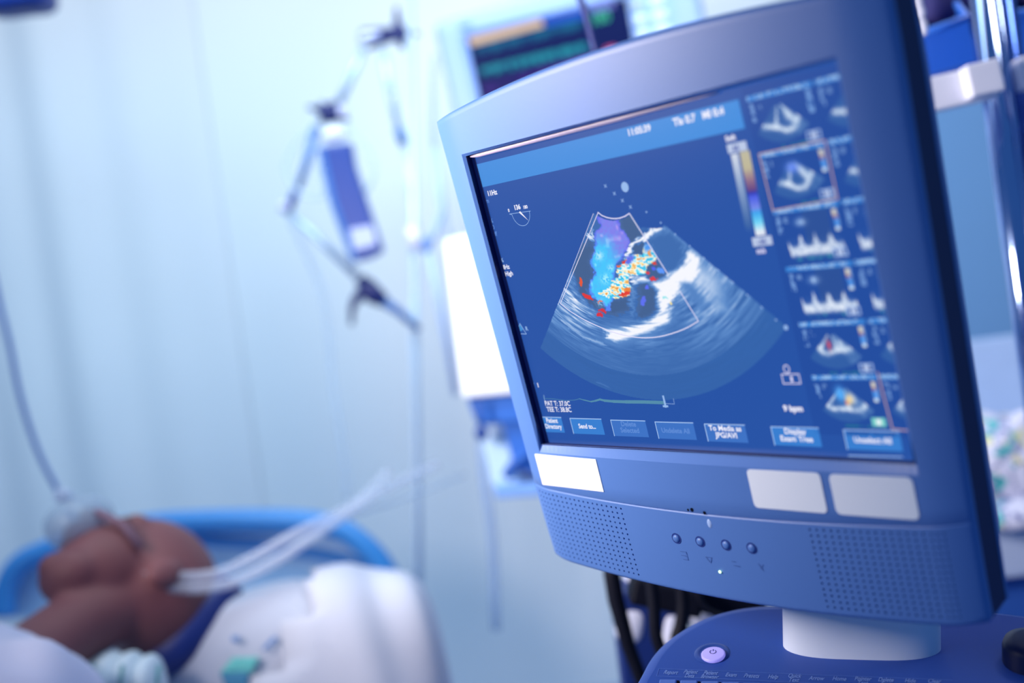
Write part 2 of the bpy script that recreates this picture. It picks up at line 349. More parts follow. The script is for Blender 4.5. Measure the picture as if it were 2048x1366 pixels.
def paint_echo():
    st = 0.46; us = np.arange(8, 246, st); vs = np.arange(-58, -199, -st); U, V = np.meshgrid(us, vs); u, v = U.ravel(), V.ravel()
    r = np.hypot(u - AU, v - AV); th = np.arctan2(u - AU, AV - v)           # 0 straight down, + right
    keep = (th > -0.742) & (th < 0.80) & (r < 160.5) & (r > 30) & ((th < 0.46) | (r > 42 + 12 * np.clip((th - .5) * 4, 0, 1)))
    x, y = uv2px(u, v)
    jx = x + 5 * (vn(u / 2.2, v / 2.2, 1) - .5) + 2.5 * (vn(u / .9, v / .9, 2) - .5); jy = y + 5 * (vn(u / 2.2, v / 2.2, 3) - .5) + 2.5 * (vn(u / .9, v / .9, 4) - .5)
    streak = 0.42 * vn(r / 1.6, th * 7, 5) + 0.34 * vn(r / 0.8, th * 13, 6) + 0.24 * vn(r / 0.55, th * 26, 9); streak = np.clip((streak - .5) * 1.35 + .5, 0, 1)
    big = vn(r / 22, th * 4, 7)
    arc = 0.12 + 0.10 * big * streak
    # hazy bright rings low in the picture, fading with depth
    env = np.exp(-((r - 108) / 20) ** 2)
    arc += env * np.clip(streak * 1.1 - 0.3, 0, 1) * 0.42 * np.clip(0.2 + big, 0, 1.2)
    arc += np.exp(-((r - 95) / 35) ** 2) * np.clip((th - 0.25) * 3, 0, 1) * np.clip(streak * 1.2 - 0.3, 0, 1) * 0.62
    arc += np.exp(-((r - 105) / 22) ** 2) * np.clip((-0.35 - th) * 4, 0, 1) * np.clip(streak * 1.5 - 0.35, 0, 1) * 0.75
    I = arc * np.where(r > 142, 0.55, 1)
    sx = x + 20 * (streak - .5) + 4 * (vn(u / 1.5, v / 1.5, 8) - .5); sy = y + 5 * (streak - .5)
    def W_(poly, s, amp, grow=0, closed=True):
        nonlocal I; I = np.maximum(I, amp * soft(sx, sy, poly, s, grow, closed) * (0.72 + 0.45 * streak))
    def C_(poly, s, val=0.10):
        nonlocal I; k = soft(jx, jy, poly, s); I = I * (1 - k) + val * k
    # right hand diffuse fan and the haze round the bright tissue
    W_(Q((910, 715), (1080, 640), (1110, 510), (1210, 570), (1260, 760), (1130, 900), (960, 1000), (860, 1130), (800, 1130), (790, 870)), 34, 0.62)
    W_(Q((250, 1230), (500, 1230), (760, 1150), (960, 1060), (980, 1180), (760, 1330), (430, 1430), (300, 1380)), 26, 0.55)
    W_(Q((-60, 1080), (60, 1180), (250, 1290), (400, 1420), (250, 1420), (0, 1300)), 30, 0.38)
    W_(Q((1110, 510), (1250, 590), (1450, 740), (1464, 1000), (1300, 1000), (1100, 850)), 24, 0.74)
    W_(Q2((900, 560), (1040, 520), (1180, 640), (1240, 760), (1130, 760), (1000, 660)), 16, 0.55)
    C_(Q2((930, 560), (990, 575), (1070, 690), (1040, 730), (960, 640)), 7, 0.30)
    W_(Q((910, 715), (1010, 690), (1080, 640), (1100, 520), (1140, 505), (1210, 570), (1215, 700), (1130, 800), (1060, 790), (1010, 800), (1010, 870), (960, 940), (880, 1090), (820, 1130), (800, 960), (790, 870), (735, 810), (830, 800), (880, 760)), 8, 1.25, 3)
    W_(Q((290, 1275), (450, 1270), (700, 1200), (850, 1120), (940, 1080), (900, 1190), (720, 1275), (520, 1340), (420, 1380), (340, 1330)), 8, 1.3, 1)
    W_(Q2((450, 855), (560, 850), (590, 880), (530, 915), (480, 905)), 4, 1.2)
    W_(Q2((205, 795), (250, 845), (320, 890), (440, 935)), 5, 0.95, 2, False)
    W_(Q2((470, 930), (500, 935), (600, 945), (560, 925)), 5, 0.35)
    W_(Q2((690, 972), (740, 970)), 2.5, 0.7, 0, False)
    W_(Q2((205, 640), (250, 660), (260, 710), (210, 690)), 5, 0.8)
    W_(Q2((400, 1165), (470, 1195)), 5, 0.35, 1, False)
    W_(Q2((190, 640), (250, 740), (350, 800), (300, 830), (200, 760)), 12, 0.5)
    C_(Q((440, 190), (530, 130), (690, 370), (600, 392), (540, 420), (490, 330)), 4, 0.06)
    C_(Q((540, 130), (750, 190), (760, 300), (690, 360)), 6, 0.10)
    C_(Q((720, 395), (860, 330), (940, 340), (1060, 440), (1060, 560), (1000, 660), (915, 705), (800, 540)), 5, 0.13)
    C_(Q((-40, 640), (60, 470), (150, 400), (190, 480), (150, 600), (190, 720), (130, 900), (180, 960), (300, 1020), (300, 1100), (150, 1040), (20, 930)), 8, 0.05)
    C_(Q((300, 1080), (350, 980), (540, 940), (520, 1060), (430, 1110), (330, 1110)), 6, 0.05)
    C_(Q((620, 850), (690, 800), (790, 860), (800, 1080), (700, 1160), (590, 1150), (640, 1000)), 7, 0.06)
    C_(Q((690, 640), (740, 600), (800, 590), (905, 715), (870, 760), (740, 800), (690, 740)), 4, 0.06)
    W_(Q((500, 540), (560, 450), (600, 400), (690, 380), (760, 320)), 2.5, 1.2, 5, False)
    W_(Q((755, 185), (870, 280), (840, 320), (770, 340), (735, 345)), 4, 0.95)
    W_(Q((1140, 500), (1070, 440), (1010, 660), (1060, 600)), 8, 0.4)
    W_(Q((160, 275), (200, 405), (120, 372)), 3, 0.9); W_(Q((470, 600), (510, 530), (560, 530)), 3, 0.9)
    C_(Q((565, 440), (660, 408), (695, 440), (660, 522), (600, 532), (562, 490)), 2.5, 0.06)
    W_(Q((530, 745), (680, 738), (720, 790), (620, 800), (545, 830)), 4, 1.05)
    W_(Q((545, 850), (600, 850), (570, 1000), (560, 1140), (530, 1120)), 8, 0.5)
    C_(Q((545, 765), (620, 760), (620, 772), (550, 780)), 2, 0.4)
    I = np.clip(I, 0, 1.1)
    stops = np.array([0, .12, .35, .7, 1.0]); cols = np.array([[50, 88, 142], [58, 104, 172], [92, 138, 200], [170, 196, 232], [246, 247, 255]], float)
    outb = np.array([46, 96, 172.])
    C = np.stack([np.interp(I, stops, cols[:, k]) for k in range(3)], 1)
    inbox = (th > -0.722) & (th < 0.437) & (r < 114.5) & (r > 29)
    C[(I < .12) & ~inbox] = C[(I < .12) & ~inbox] * 0.5 + outb * 0.5
    C[:, 0] += np.where(inbox & (I < .12), 12, 0); C[:, 2] -= np.where(inbox & (I < .12), 14, 0)
    def put(k, col):
        nonlocal C; k = np.clip(k, 0, 1)[:, None]; C = C * (1 - k) + np.asarray(col, float) * k
    # colour Doppler
    zx = (x - 1150) / 0.2049; zy = (y - 400) / 0.2049
    dop = Q((225, 130), (300, 165), (430, 185), (450, 280), (500, 330), (540, 400), (520, 460), (470, 560), (400, 640), (390, 700), (380, 770), (370, 850), (390, 960), (340, 1000), (345, 1080), (300, 1075), (280, 1010), (180, 960), (130, 890), (160, 780), (190, 720), (150, 620), (170, 520), (200, 440), (180, 320), (250, 260), (220, 180))
    sd = sdist(jx, jy, dop); k = np.clip(0.5 - sd / 1.2, 0, 1) * inbox
    ty = np.clip((zy + 0.55 * (250 - zx) * -1 * 0 - 300) / 170, 0, 1); tx = np.clip((zx - 300) / 130, 0, 1) * np.clip((640 - zy) / 160, 0, 1)
    cool = np.array([70, 196, 250.]); purp = np.array([128, 128, 234.])
    mixc = np.clip(ty * (1 - 0.95 * tx) + 0.25 * (vn(u / 1.6, v / 1.6, 12) - .5), 0, 1)[:, None]
    dc = purp * (1 - mixc) + cool * mixc
    dc = dc + np.array([70, 35, 10.]) * np.clip(vn(u / 4, v / 4, 13) * 2 - 1.45, 0, 1)[:, None] * 1.6
    edge = np.clip(1 + sd / 5, 0, 1)[:, None] * 0.8; dc = dc * (1 - edge) + np.array([84, 96, 236.]) * edge
    C = C * (1 - k[:, None]) + dc * k[:, None]
    for cx, cy, rr, colr in ((235, 545, 45, (210, 245, 255)), (350, 660, 32, (190, 240, 255)), (300, 770, 50, (190, 250, 250)), (250, 1000, 40, (150, 220, 255))):
        put(np.exp(-(((zx - cx) / rr) ** 2 + ((zy - cy) / rr) ** 2) * 1.2) * (vn(u / 1.0, v / 1.0, 14) > .35) * .8, colr)
    mos = Q((400, 690), (440, 640), (500, 560), (560, 540), (660, 535), (665, 500), (690, 440), (715, 410), (760, 490), (800, 560), (790, 610), (720, 630), (685, 680), (690, 725), (540, 735), (515, 790), (545, 850), (530, 930), (400, 965), (350, 960), (270, 930), (230, 920), (240, 870), (300, 880), (350, 840), (360, 780), (430, 740))
    k = np.clip(0.5 - sdist(jx, jy, mos) / 1.6, 0, 1) * inbox
    a = vn(u / 2.4 + 1.4 * vn(u / 2, v / 2, 20), v / 1.15 + vn(u / 3, v / 3, 21), 15); b = vn(u / 1.3, v / 0.8, 16); e = vn(u / 4, v / 4, 17)
    pal = np.array([[50, 190, 235], [120, 225, 245], [235, 250, 252], [255, 250, 235], [250, 226, 150], [242, 176, 88], [228, 120, 50]], float)
    t = np.clip((a * .65 + b * .35 - .22) * 1.75, 0, 1) * 6; t = np.clip(t + (e - .5) * 2.6 + np.clip((zy - 760) / 120, 0, 1) * 0.7 - 1.15, 0, 6); i0 = np.minimum(t.astype(int), 5); ft = (t - i0)[:, None]
    mc = pal[i0] * (1 - ft) + pal[i0 + 1] * ft; C = C * (1 - k[:, None]) + mc * k[:, None]
    put(soft(jx, jy, Q((500, 545), (570, 545), (560, 610), (500, 640)), 3) * inbox, (98, 110, 232))
    put(soft(jx, jy, Q((690, 420), (720, 420), (760, 490), (680, 500)), 4) * inbox, (80, 150, 240))
    for cx, cy, ra, rb, ang, colr in ((65, 800, 14, 50, -8, (228, 84, 40)), (120, 938, 55, 18, 32, (222, 52, 48)), (270, 1080, 38, 20, 10, (214, 50, 56)), (240, 1120, 35, 20, 15, (212, 48, 60)), (250, 995, 22, 10, 0, (236, 110, 60)),
                                 (478, 600, 26, 14, -30, (222, 60, 45)), (430, 650, 26, 10, -30, (232, 110, 60)), (480, 915, 60, 18, -14, (226, 60, 40)), (510, 875, 30, 24, 0, (238, 130, 46)), (768, 770, 34, 18, 0, (224, 56, 60)), (703, 720, 18, 14, 0, (220, 60, 70)), (775, 612, 28, 10, -20, (224, 66, 48)),
                                 (840, 690, 46, 26, 25, (92, 150, 250)), (770, 665, 24, 18, 0, (80, 100, 240)), (700, 850, 14, 18, 0, (90, 110, 245)), (668, 980, 24, 46, 10, (92, 110, 240)), (325, 1055, 22, 22, 0, (84, 130, 246)), (880, 955, 20, 8, 0, (150, 230, 235)), (935, 1000, 12, 14, 0, (240, 225, 150)), (725, 525, 18, 34, 0, (238, 160, 90))):
        ca, sa = math.cos(math.radians(ang)), math.sin(math.radians(ang)); zjx = (jx - 1150) / .2049 - cx; zjy = (jy - 400) / .2049 - cy
        q = ((zjx * ca + zjy * sa) / ra) ** 2 + ((-zjx * sa + zjy * ca) / rb) ** 2; put((1.25 - q) * 2.2, colr)
    # sector edges fade into the ground
    return attr_mesh('echo_image', U, V, keep, C, AM, scr, 2)
ei = paint_echo(); ei['label'] = 'fan-shaped heart scan with cyan and orange flow colours'
# --- thumbnails ----------------------------------------------------------------
def paint_thumbs():
    st = 0.5; us = np.arange(241, 307, st); vs = np.arange(-4, -220, -st); U, V = np.meshgrid(us, vs); u, v = U.ravel(), V.ravel()
    u = u - (-v) * 0.026                                    # strip drifts slightly to the right
    C = np.tile(np.array([34, 76, 158.]), (len(u), 1))
    def put(k, col):
        nonlocal C; k = np.clip(k, 0, 1)[:, None]; C = C * (1 - k) + np.asarray(col, float) * k
    tops = [-7.5, -41.5, -76, -111.5, -146.5, -180.5]
    nz = vn(u / 1.3, v / 1.3, 31); nz2 = vn(u / .8, v / 2.2, 32)
    for ci, x0 in enumerate((242.0, 288.0)):
        for ti, t0 in enumerate(tops):
            fx = (u - x0) / 45; fy = (t0 - v) / 34.5; inb = (fx > 0) & (fx < .98) & (fy > 0) & (fy < 1)
            put(inb * (fy < .09), (60, 132, 214)); put(inb * (np.abs(fy - .035) < .045) * (nz > .5) * .7 * (fx < .9), (190, 215, 245))
            put(inb * (np.abs(fx - .055) < .03) * (fy > .14) * (fy < .45) * (nz > .4) * .8, (130, 170, 225))       # left legend
            put(inb * (np.abs(fx - .17) < .03) * (np.abs(fy - .22) < .05) * (nz2 > .4) * .6, (150, 185, 230))
            put(inb * (np.abs(fx - .9) < .035) * (fy > .12) * (fy < .5) * (.4 + .6 * (nz > .4)), (120, 165, 225))
            if ti in (1, 2, 3, 4, 5):                         # little colour scale
                k = inb * (np.abs(fx - .89) < .028); put(k * (fy > .14) * (fy < .24), (215, 208, 190)); put(k * (fy >= .24) * (fy < .3), (150, 110, 140)); put(k * (fy >= .3) * (fy < .5), (80, 150, 235)); put(k * (fy >= .44) * (fy < .5), (215, 235, 250))
            if ti in (2, 3):
                k = np.exp(-(((fx - .38) / .09) ** 2 + ((fy - .28) / .075) ** 2) * 1.4) * (.6 + .6 * nz); put(k, (170, 200, 240))
                put(inb * (fx > .42) * (fx < .8) * (fy > .1) * (fy < .8) * .25, (70, 90, 130))
                ph = (fx * 4.6) % 1; pk = np.exp(-((ph - .5) / .16) ** 2)
                hgt = .80 - .13 - .19 * pk * (.7 + .5 * nz2)
                put(inb * (fx > .13) * (fx < .93) * np.clip((fy - hgt) * 14, 0, 1) * np.clip((.90 - fy) * 14, 0, 1) * (.6 + .5 * nz), (232, 240, 252))
                put(inb * (fx > .13) * (fx < .9) * np.clip((fy - .52) * 3, 0, 1) * np.clip((.8 - fy) * 8, 0, 1) * nz2 * .35, (150, 185, 230))
                put(inb * (fx > .2) * (fx < .8) * (fy > .88) * (fy < .95) * (nz > .55) * .7, (60, 150, 170))
            else:
                cx, cy = (.44, .18); dx = (fx - cx) * 45; dy = (fy - cy) * 34.5; r = np.hypot(dx, dy); th = np.arctan2(dx, dy)
                if ti == 1: th = th - .1
                sec = inb * (np.abs(th) < .80) * (r > 3) * (r < 24)
                put(sec * .55, (62, 108, 170)); rr = {0: 17, 1: 17, 4: 14, 5: 17}[ti]
                wall_ = np.exp(-((r - rr - 1.5 * np.sin(th * 5 + ti)) / 1.9) ** 2) + np.exp(-((np.abs(th + .1 * ti - .15) - .42) / .1) ** 2) * (r < rr) * .9 + np.exp(-(((th - .5) / .22) ** 2 + ((r - 10) / 4) ** 2)) * .9
                put(sec * np.clip(wall_ * (.5 + .8 * nz), 0, 1) * .95, (214, 228, 246)); put(sec * (th > .4) * .35 * nz2, (150, 185, 225))
                if ti == 1: put(np.exp(-(((fx - .44) / .09) ** 2 + ((fy - .34) / .09) ** 2)) * 1.1, (104, 140, 240))
                if ti == 4: put(np.exp(-(((fx - .38) / .03) ** 2 + ((fy - .44) / .09) ** 2)) * 1.1, (214, 80, 100))
                if ti == 5:
                    put(np.exp(-(((fx - .38) / .07) ** 2 + ((fy - .36) / .13) ** 2)) * 1.2, (84, 170, 248)); put(np.exp(-(((fx - .5) / .05) ** 2 + ((fy - .46) / .09) ** 2)) * 1.2, (240, 214, 160)); put(np.exp(-(((fx - .45) / .02) ** 2 + ((fy - .52) / .04) ** 2)), (226, 110, 70))
                put(inb * (fx > .3) * (fx < .75) * (np.abs(fy - .95) < .015) * (nz > .45) * .7, (40, 140, 140))
            # frame number box
            bx = (np.abs(fx - .85) < .1) & (np.abs(fy - .87) < .075) & inb; bi = (np.abs(fx - .85) < .075) & (np.abs(fy - .87) < .05)
            put(bx * 1.0 * (ti != 5), (150, 180, 230)); put(bi * 1.0 * (ti != 5), (40, 70, 150)); put(bi * (np.abs(fx - .85) < .035) * (ti != 5) * .9, (200, 215, 245))
            if ti == 5 and ci == 0: put(bx * 1.0, (120, 205, 200)); put(bi * (np.abs(fx - .85) < .03), (235, 245, 250))
    return attr_mesh('thumbnail_strip', U, V, np.ones(U.size, bool).reshape(U.shape), C, AM, scr, 2)
th_ = paint_thumbs(); th_['label'] = 'column of small saved scans down the right side'
# --- line work --------------------------------------------------------------------
white = glow('white', (240, 240, 255)); soft_w = glow('soft_white', (150, 185, 235)); lil = glow('lilac', (225, 222, 250)); dimw = glow('dim_white', (96, 140, 214))
def pol(r, th): return (AU + r * math.sin(th), AV - r * math.cos(th))
lb = MB(); ths = np.linspace(-0.722, 0.437, 40)
A1, A2 = px2uv(1196, 426), px2uv(1259, 427); B1, B2 = px2uv(1121, 607), px2uv(1397, 642)
line_mb(lb, [px2uv(*Q(q)[0]) for q in ((225, 120), (262, 150), (310, 170), (360, 180), (400, 181), (440, 176), (490, 158), (532, 130))], .75)
line_mb(lb, [A2, px2uv(*Q((905, 720))[0])], .7); line_mb(lb, [px2uv(*Q((1025, 890))[0]), B2], .65)
line_mb(lb, [A1, B1], .55); line_mb(lb, [px2uv(1187, 427), (45.5, -122)], .35)
arcp = [px2uv(*q) for q in ((1121, 607), (1140, 622), (1170, 640), (1205, 656), (1235, 667), (1262, 673), (1290, 675.5), (1320, 673), (1350, 665), (1375, 655), (1397, 642))]
line_mb(lb, spline(arcp, 4), .7); lb.build('flow_box_outline', lil, scr)
tk = MB()
for k in range(10):
    p = px2uv(1293 + (1552 - 1293) * k / 9 * 1.0 + 0, 424 + (640 - 424) * (k / 9) ** 1.05); tk.add([sl(p[0] + .7 * math.cos(a), p[1] + .7 * math.sin(a), 4) for a in np.linspace(0, 2 * math.pi, 7)[:-1]], [tuple(range(6))])
for (x, y, rr) in ((1250, 374, 3.2), (1572, 655, 1.5)):
    p = px2uv(x, y); tk.add([sl(p[0] + rr * math.cos(a), p[1] + rr * 1.1 * math.sin(a), 4) for a in np.linspace(0, 2 * math.pi, 17)[:-1]], [tuple(range(16))])
tag(tk.build('depth_marks', soft_w, scr), kind='stuff')
xk = MB()
for (x, y) in ((1211, 372), (1229, 387), (1245, 401), (1261, 414)):
    p = px2uv(x, y); line_mb(xk, [(p[0] - 1, p[1] - 1), (p[0] + 1, p[1] + 1)], .45); line_mb(xk, [(p[0] - 1, p[1] + 1), (p[0] + 1, p[1] - 1)], .45)
tag(xk.build('orientation_marks', soft_w, scr), kind='stuff'); xk = MB()
dcx, dcy = px2uv(1040, 423); c1, c2 = px2uv(1019, 428), px2uv(1061, 422)
dl = [c1] + [(dcx + .3 - 9.6 * math.cos(a), dcy - 0.6 - 10.3 * math.sin(a)) for a in np.linspace(0.06, math.pi - .06, 18)] + [c2, c1]
line_mb(xk, dl, .38); xk.build('probe_dial', soft_w, scr)
p0, p1 = px2uv(1040, 425), px2uv(1057, 441)
MB().add([sl(p0[0] - 1.1, p0[1] + .2, 5), sl(p0[0] + .6, p0[1] + 1.0, 5), sl(*p1, 5)], [(0, 1, 2)]).build('dial_needle', white, scr)
# colour scale bars
def bar(name, x0, x1, vtop, vbot, stops):
    st = np.linspace(0, 1, 40); U = np.stack([np.full(40, x0), np.full(40, x1)], 1) + 0 * st[:, None]; V = vtop + (vbot - vtop) * np.stack([st, st], 1)
    cols = np.array([[np.interp(s, [a for a, _ in stops], [c[k] for _, c in stops]) for k in range(3)] for s in st]); cols = np.repeat(cols, 2, 0)
    U = U + (-(V + 40)) * -0.02
    return attr_mesh(name, U, V, np.ones(80, bool).reshape(40, 2), cols, AM, scr, 3)
bar('grey_scale', 223.5, 228.5, -39, -88, [(0, (210, 218, 232)), (.35, (150, 170, 205)), (.9, (60, 100, 165)), (1, (38, 82, 164))])
bar('colour_scale', 230, 237, -38.5, -90.5, [(0, (190, 185, 160)), (.2, (190, 182, 150)), (.34, (146, 112, 136)), (.46, (100, 66, 128)), (.49, (44, 56, 176)), (.54, (76, 94, 226)), (.68, (120, 140, 232)), (.72, (60, 160, 236)), (.84, (110, 210, 245)), (.95, (225, 235, 245)), (1, (220, 225, 240))])
# softkeys
keyb = glow('key_blue', (56, 126, 208)); keyd = glow('key_dim', (62, 114, 196)); keyr = glow('key_rim', (176, 208, 250))
keys = [(-9.5, 17.2, 'Patient\nDirectory', keyb, white), (26.4, 59.8, 'Send to...', keyb, white), (69, 103, 'Delete\nSelected', keyd, dimw), (111.8, 146.3, 'Undelete All', keyd, dimw),
        (155.6, 189, 'To Media as\nJPG/AVI', keyd, white), (209, 244, 'Display\nExam Tree', keyb, white), (261, 297.5, 'Unselect All', keyb, white)]
for i, (a, b, tx, km, tm) in enumerate(keys):
    vt = -212.3 - 0.013 * a; vb = vt - 12.9
    k = quad('softkey', [(a, vt), (b, vt), (b, vb), (a, vb)], km, 2)
    rm = MB(); line_mb(rm, [(a + .3, vb), (a + .3, vt - .3), (b, vt - .3)], .55); rm.build('softkey_rim', keyr, scr)
    two = '\n' in tx; sz = 5.4 if two else 5.2; c = (a + b) / 2 + (0 if i else 2); 
    tmb = text_mesh(tx, sz, lambda X, Y, c=c, vt=vt, two=two: sl(c + X, vt - (5.4 if two else 8.2) + Y + (0 if not two else 0.6), 5), 0.10, (1.0 if i else 0.85) if two else (0.92 if i == 1 else 0.96), align='CENTER', space=.92)
    tmb.build('softkey_text', tm, scr)
# texts on the display
def T(tx, px, py, sz, m=white, bold=.12, sq=.85, al='LEFT', nm='screen_text', sp=.95, k=5):
    p = px2uv(px, py); text_mesh(tx, sz, lambda X, Y: sl(p[0] + X, p[1] + Y, k), bold, sq * 1.17, align=al, space=sp).build(nm, m, scr)
T('11Hz', 995, 388, 5.2, white, .16, .85, 'RIGHT'); T('FR', 969, 391, 5.2, dimw, .05, .85, 'RIGHT'); T('14cm', 979, 405, 4.8, dimw, .05, .85, 'RIGHT')
for tx, x, y in (('2D', 975, 434), ('65%', 987, 445), ('C 50', 990, 458), ('P Off', 995, 471), ('Gen', 993, 486)): T(tx, x, y, 4.7, dimw, .05, .85, 'RIGHT')
T('CF', 1000, 511, 4.6, dimw, .05, .85, 'RIGHT'); T('59%', 1008, 524, 4.7, soft_w, .05, .85, 'RIGHT'); T('4.4MHz', 1020, 537, 4.9, white, .08, .85, 'RIGHT'); T('WF High', 1027, 550, 4.9, white, .08, .85, 'RIGHT'); T('Med', 1015, 563, 4.7, soft_w, .05, .85, 'RIGHT')
T('0', 1017, 424, 3.4, white, .08, .8); T('136', 1029, 420, 5.0, white, .16, .82); T('180', 1047, 418, 3.5, white, .08, .8)
T('G', 1031, 641, 3.6, dimw, .05); T('R', 1052, 661, 4.6, soft_w, .08)
T('PAT', 1071, 773, 4.4, dimw, .03, .7, 'RIGHT'); T('1', 1075, 774, 4.8, white, .15, .85)
T('PAT T: 37.0C', 1091, 811, 5.6, white, .05, .77); T('TEE T: 38.8C', 1095, 823, 5.6, white, .05, .77)
T('11:05:39', 1256, 272, 6.0, white, .16, .83); T('TIs 0.7', 1348, 252, 6.4, white, .2, .85); T('MI 0.4', 1406, 238, 6.4, white, .25, .85)
T('Soft', 1452, 283, 4.6, white, .12, .85); T('9 bpm', 1568, 822, 5.6, white, .2, .85)
for (u0, v0, tt) in ((222, -37.8, '.66'), (225.5, -96.5, '-.66')):
    quad('scale_limit', [(u0, v0 + 5.2), (u0 + 14, v0 + 5.2), (u0 + 14, v0 - .4), (u0, v0 - .4)], glow('limit', (186, 200, 230)), 3)
    text_mesh(tt, 5.2, lambda X, Y: sl(u0 + 3 + X, v0 + .6 + Y, 5), .1, .85).build('screen_text', glow('limit_ink', (70, 90, 170)), scr)
text_mesh('m/s', 5, lambda X, Y: sl(227 + X, -101.5 + Y, 5), .12, .9).build('screen_text', lil, scr)
o2 = MB(); p = px2uv(1583, 758); line_mb(o2, [(p[0] - 6.5, p[1] - 3), (p[0] + 6, p[1] - 3), (p[0] + 6, p[1] + 3.2), (p[0] - 6.5, p[1] + 3.2)], .6, 4, True)
line_mb(o2, [(p[0] - 2 + 2 * math.cos(a), p[1] + 6.6 + 2.6 * math.sin(a)) for a in np.linspace(0, 2 * math.pi, 13)], .6); o2.build('frame_counter', lil, scr)
T('1', 1580, 763, 4.6, lil, .3, 1.2)
tri = MB(); q = [px2uv(1034, 667), px2uv(1053, 668), px2uv(1040, 647)]; line_mb(tri, q, .5, 4, True); tri.build('colour_triangle', soft_w, scr)
MB().add([sl(*px2uv(1034, 655), 4), sl(*px2uv(1040, 648), 4), sl(*px2uv(1047, 659), 4), sl(*px2uv(1039, 664), 4)], [(0, 1, 2, 3)]).build('colour_triangle_fill', glow('tri', (64, 140, 210)), scr)
ecg = MB(); pts = [px2uv(1087 + x, 797 + y + x * .034) for x, y in ((0, -6), (0.5, 0), (20, 0), (45, 2.5), (62, 1), (72, -2), (80, 0), (95, 3), (104, 1), (113, -2), (122, 0), (140, 1), (165, 1), (200, 0), (243, 0))]
for i in range(len(pts) - 1): line_mb(ecg, [pts[i], pts[i + 1]], .35 + 2.2 * min(1, max(0, (i - 4) / 8)), 3)
ecg.build('heartbeat_trace', glow('ecg', (84, 140, 170)), scr)
e2 = MB(); line_mb(e2, [(px2uv(1088, 790)), px2uv(1090, 806)], .4); e2.build('trace_start', soft_w, scr); e2 = MB(); p = px2uv(1329, 803); line_mb(e2, [(p[0], p[1] + 4), (p[0], p[1] - 4)], 1.6); line_mb(e2, [(p[0] - 2, p[1] - 3.5), (p[0] + 2, p[1] - 3.5)], 1.4)
e2.build('trace_marker', soft_w, scr); e2 = MB(); line_mb(e2, [px2uv(1332, 807), px2uv(1349, 808), px2uv(1347, 797)], .3); e2.build('trace_end', soft_w, scr)
for pt in ([px2uv(1518, 308), px2uv(1650, 281), px2uv(1675, 398), px2uv(1546, 421)],): 
    s_ = MB(); line_mb(s_, pt, .8, 5, True); s_.build('selection_frame', glow('beige', (190, 160, 160)), scr)
s_ = MB(); line_mb(s_, [px2uv(1755, 745), px2uv(1785, 858), px2uv(1815, 861)], .8, 5); s_.build('selection_frame', glow('beige', (190, 160, 160)), scr)
s_ = MB(); line_mb(s_, [px2uv(1697, 911), px2uv(1805, 914)], .7, 4); s_.build('status_line', soft_w, scr)
# blank white stickers under the screen
def nsurf(u, v, dn): 
    nn = 2 + 4 * (1 - ((u - 155) / 155) ** 2); return ml(u, v, nn + dn)
def sticker(u0, u1, vt, vb, r, m, lab):
    poly = []
    for cx, cy, a0_ in ((u1 - r, vt - r, 0), (u0 + r, vt - r, 90), (u0 + r, vb + r, 180), (u1 - r, vb + r, 270)):
        for a in (0, 30, 60, 90): poly.append((cx + r * math.cos(math.radians(a0_ + a)), cy + r * math.sin(math.radians(a0_ + a))))
    g = MB(); N = 10; c = ((u0 + u1) / 2, (vt + vb) / 2)
    g.prism([nsurf(u, v, 0.05) for u, v in poly], MN * 0.0005)
    o = g.build('sticker', m, mon); o['label'] = lab
lbm = mat('sticker_white', (250, 251, 255), rough=0.35, spec=0.4, noise=0.01)
lb2 = mat('sticker_satin', (238, 243, 252), rough=0.4, spec=0.4, noise=0.01)
sticker(-8.3, 61, -238.5, -264.6, .4, lbm, 'blank white sticker with square corners')
sticker(196.5, 249.5, -238, -264.8, 3, lb2, 'blank white label with rounded corners')
sticker(255.5, 308, -238.3, -264.8, 3.5, lb2, 'blank pale label with rounded corners, right')
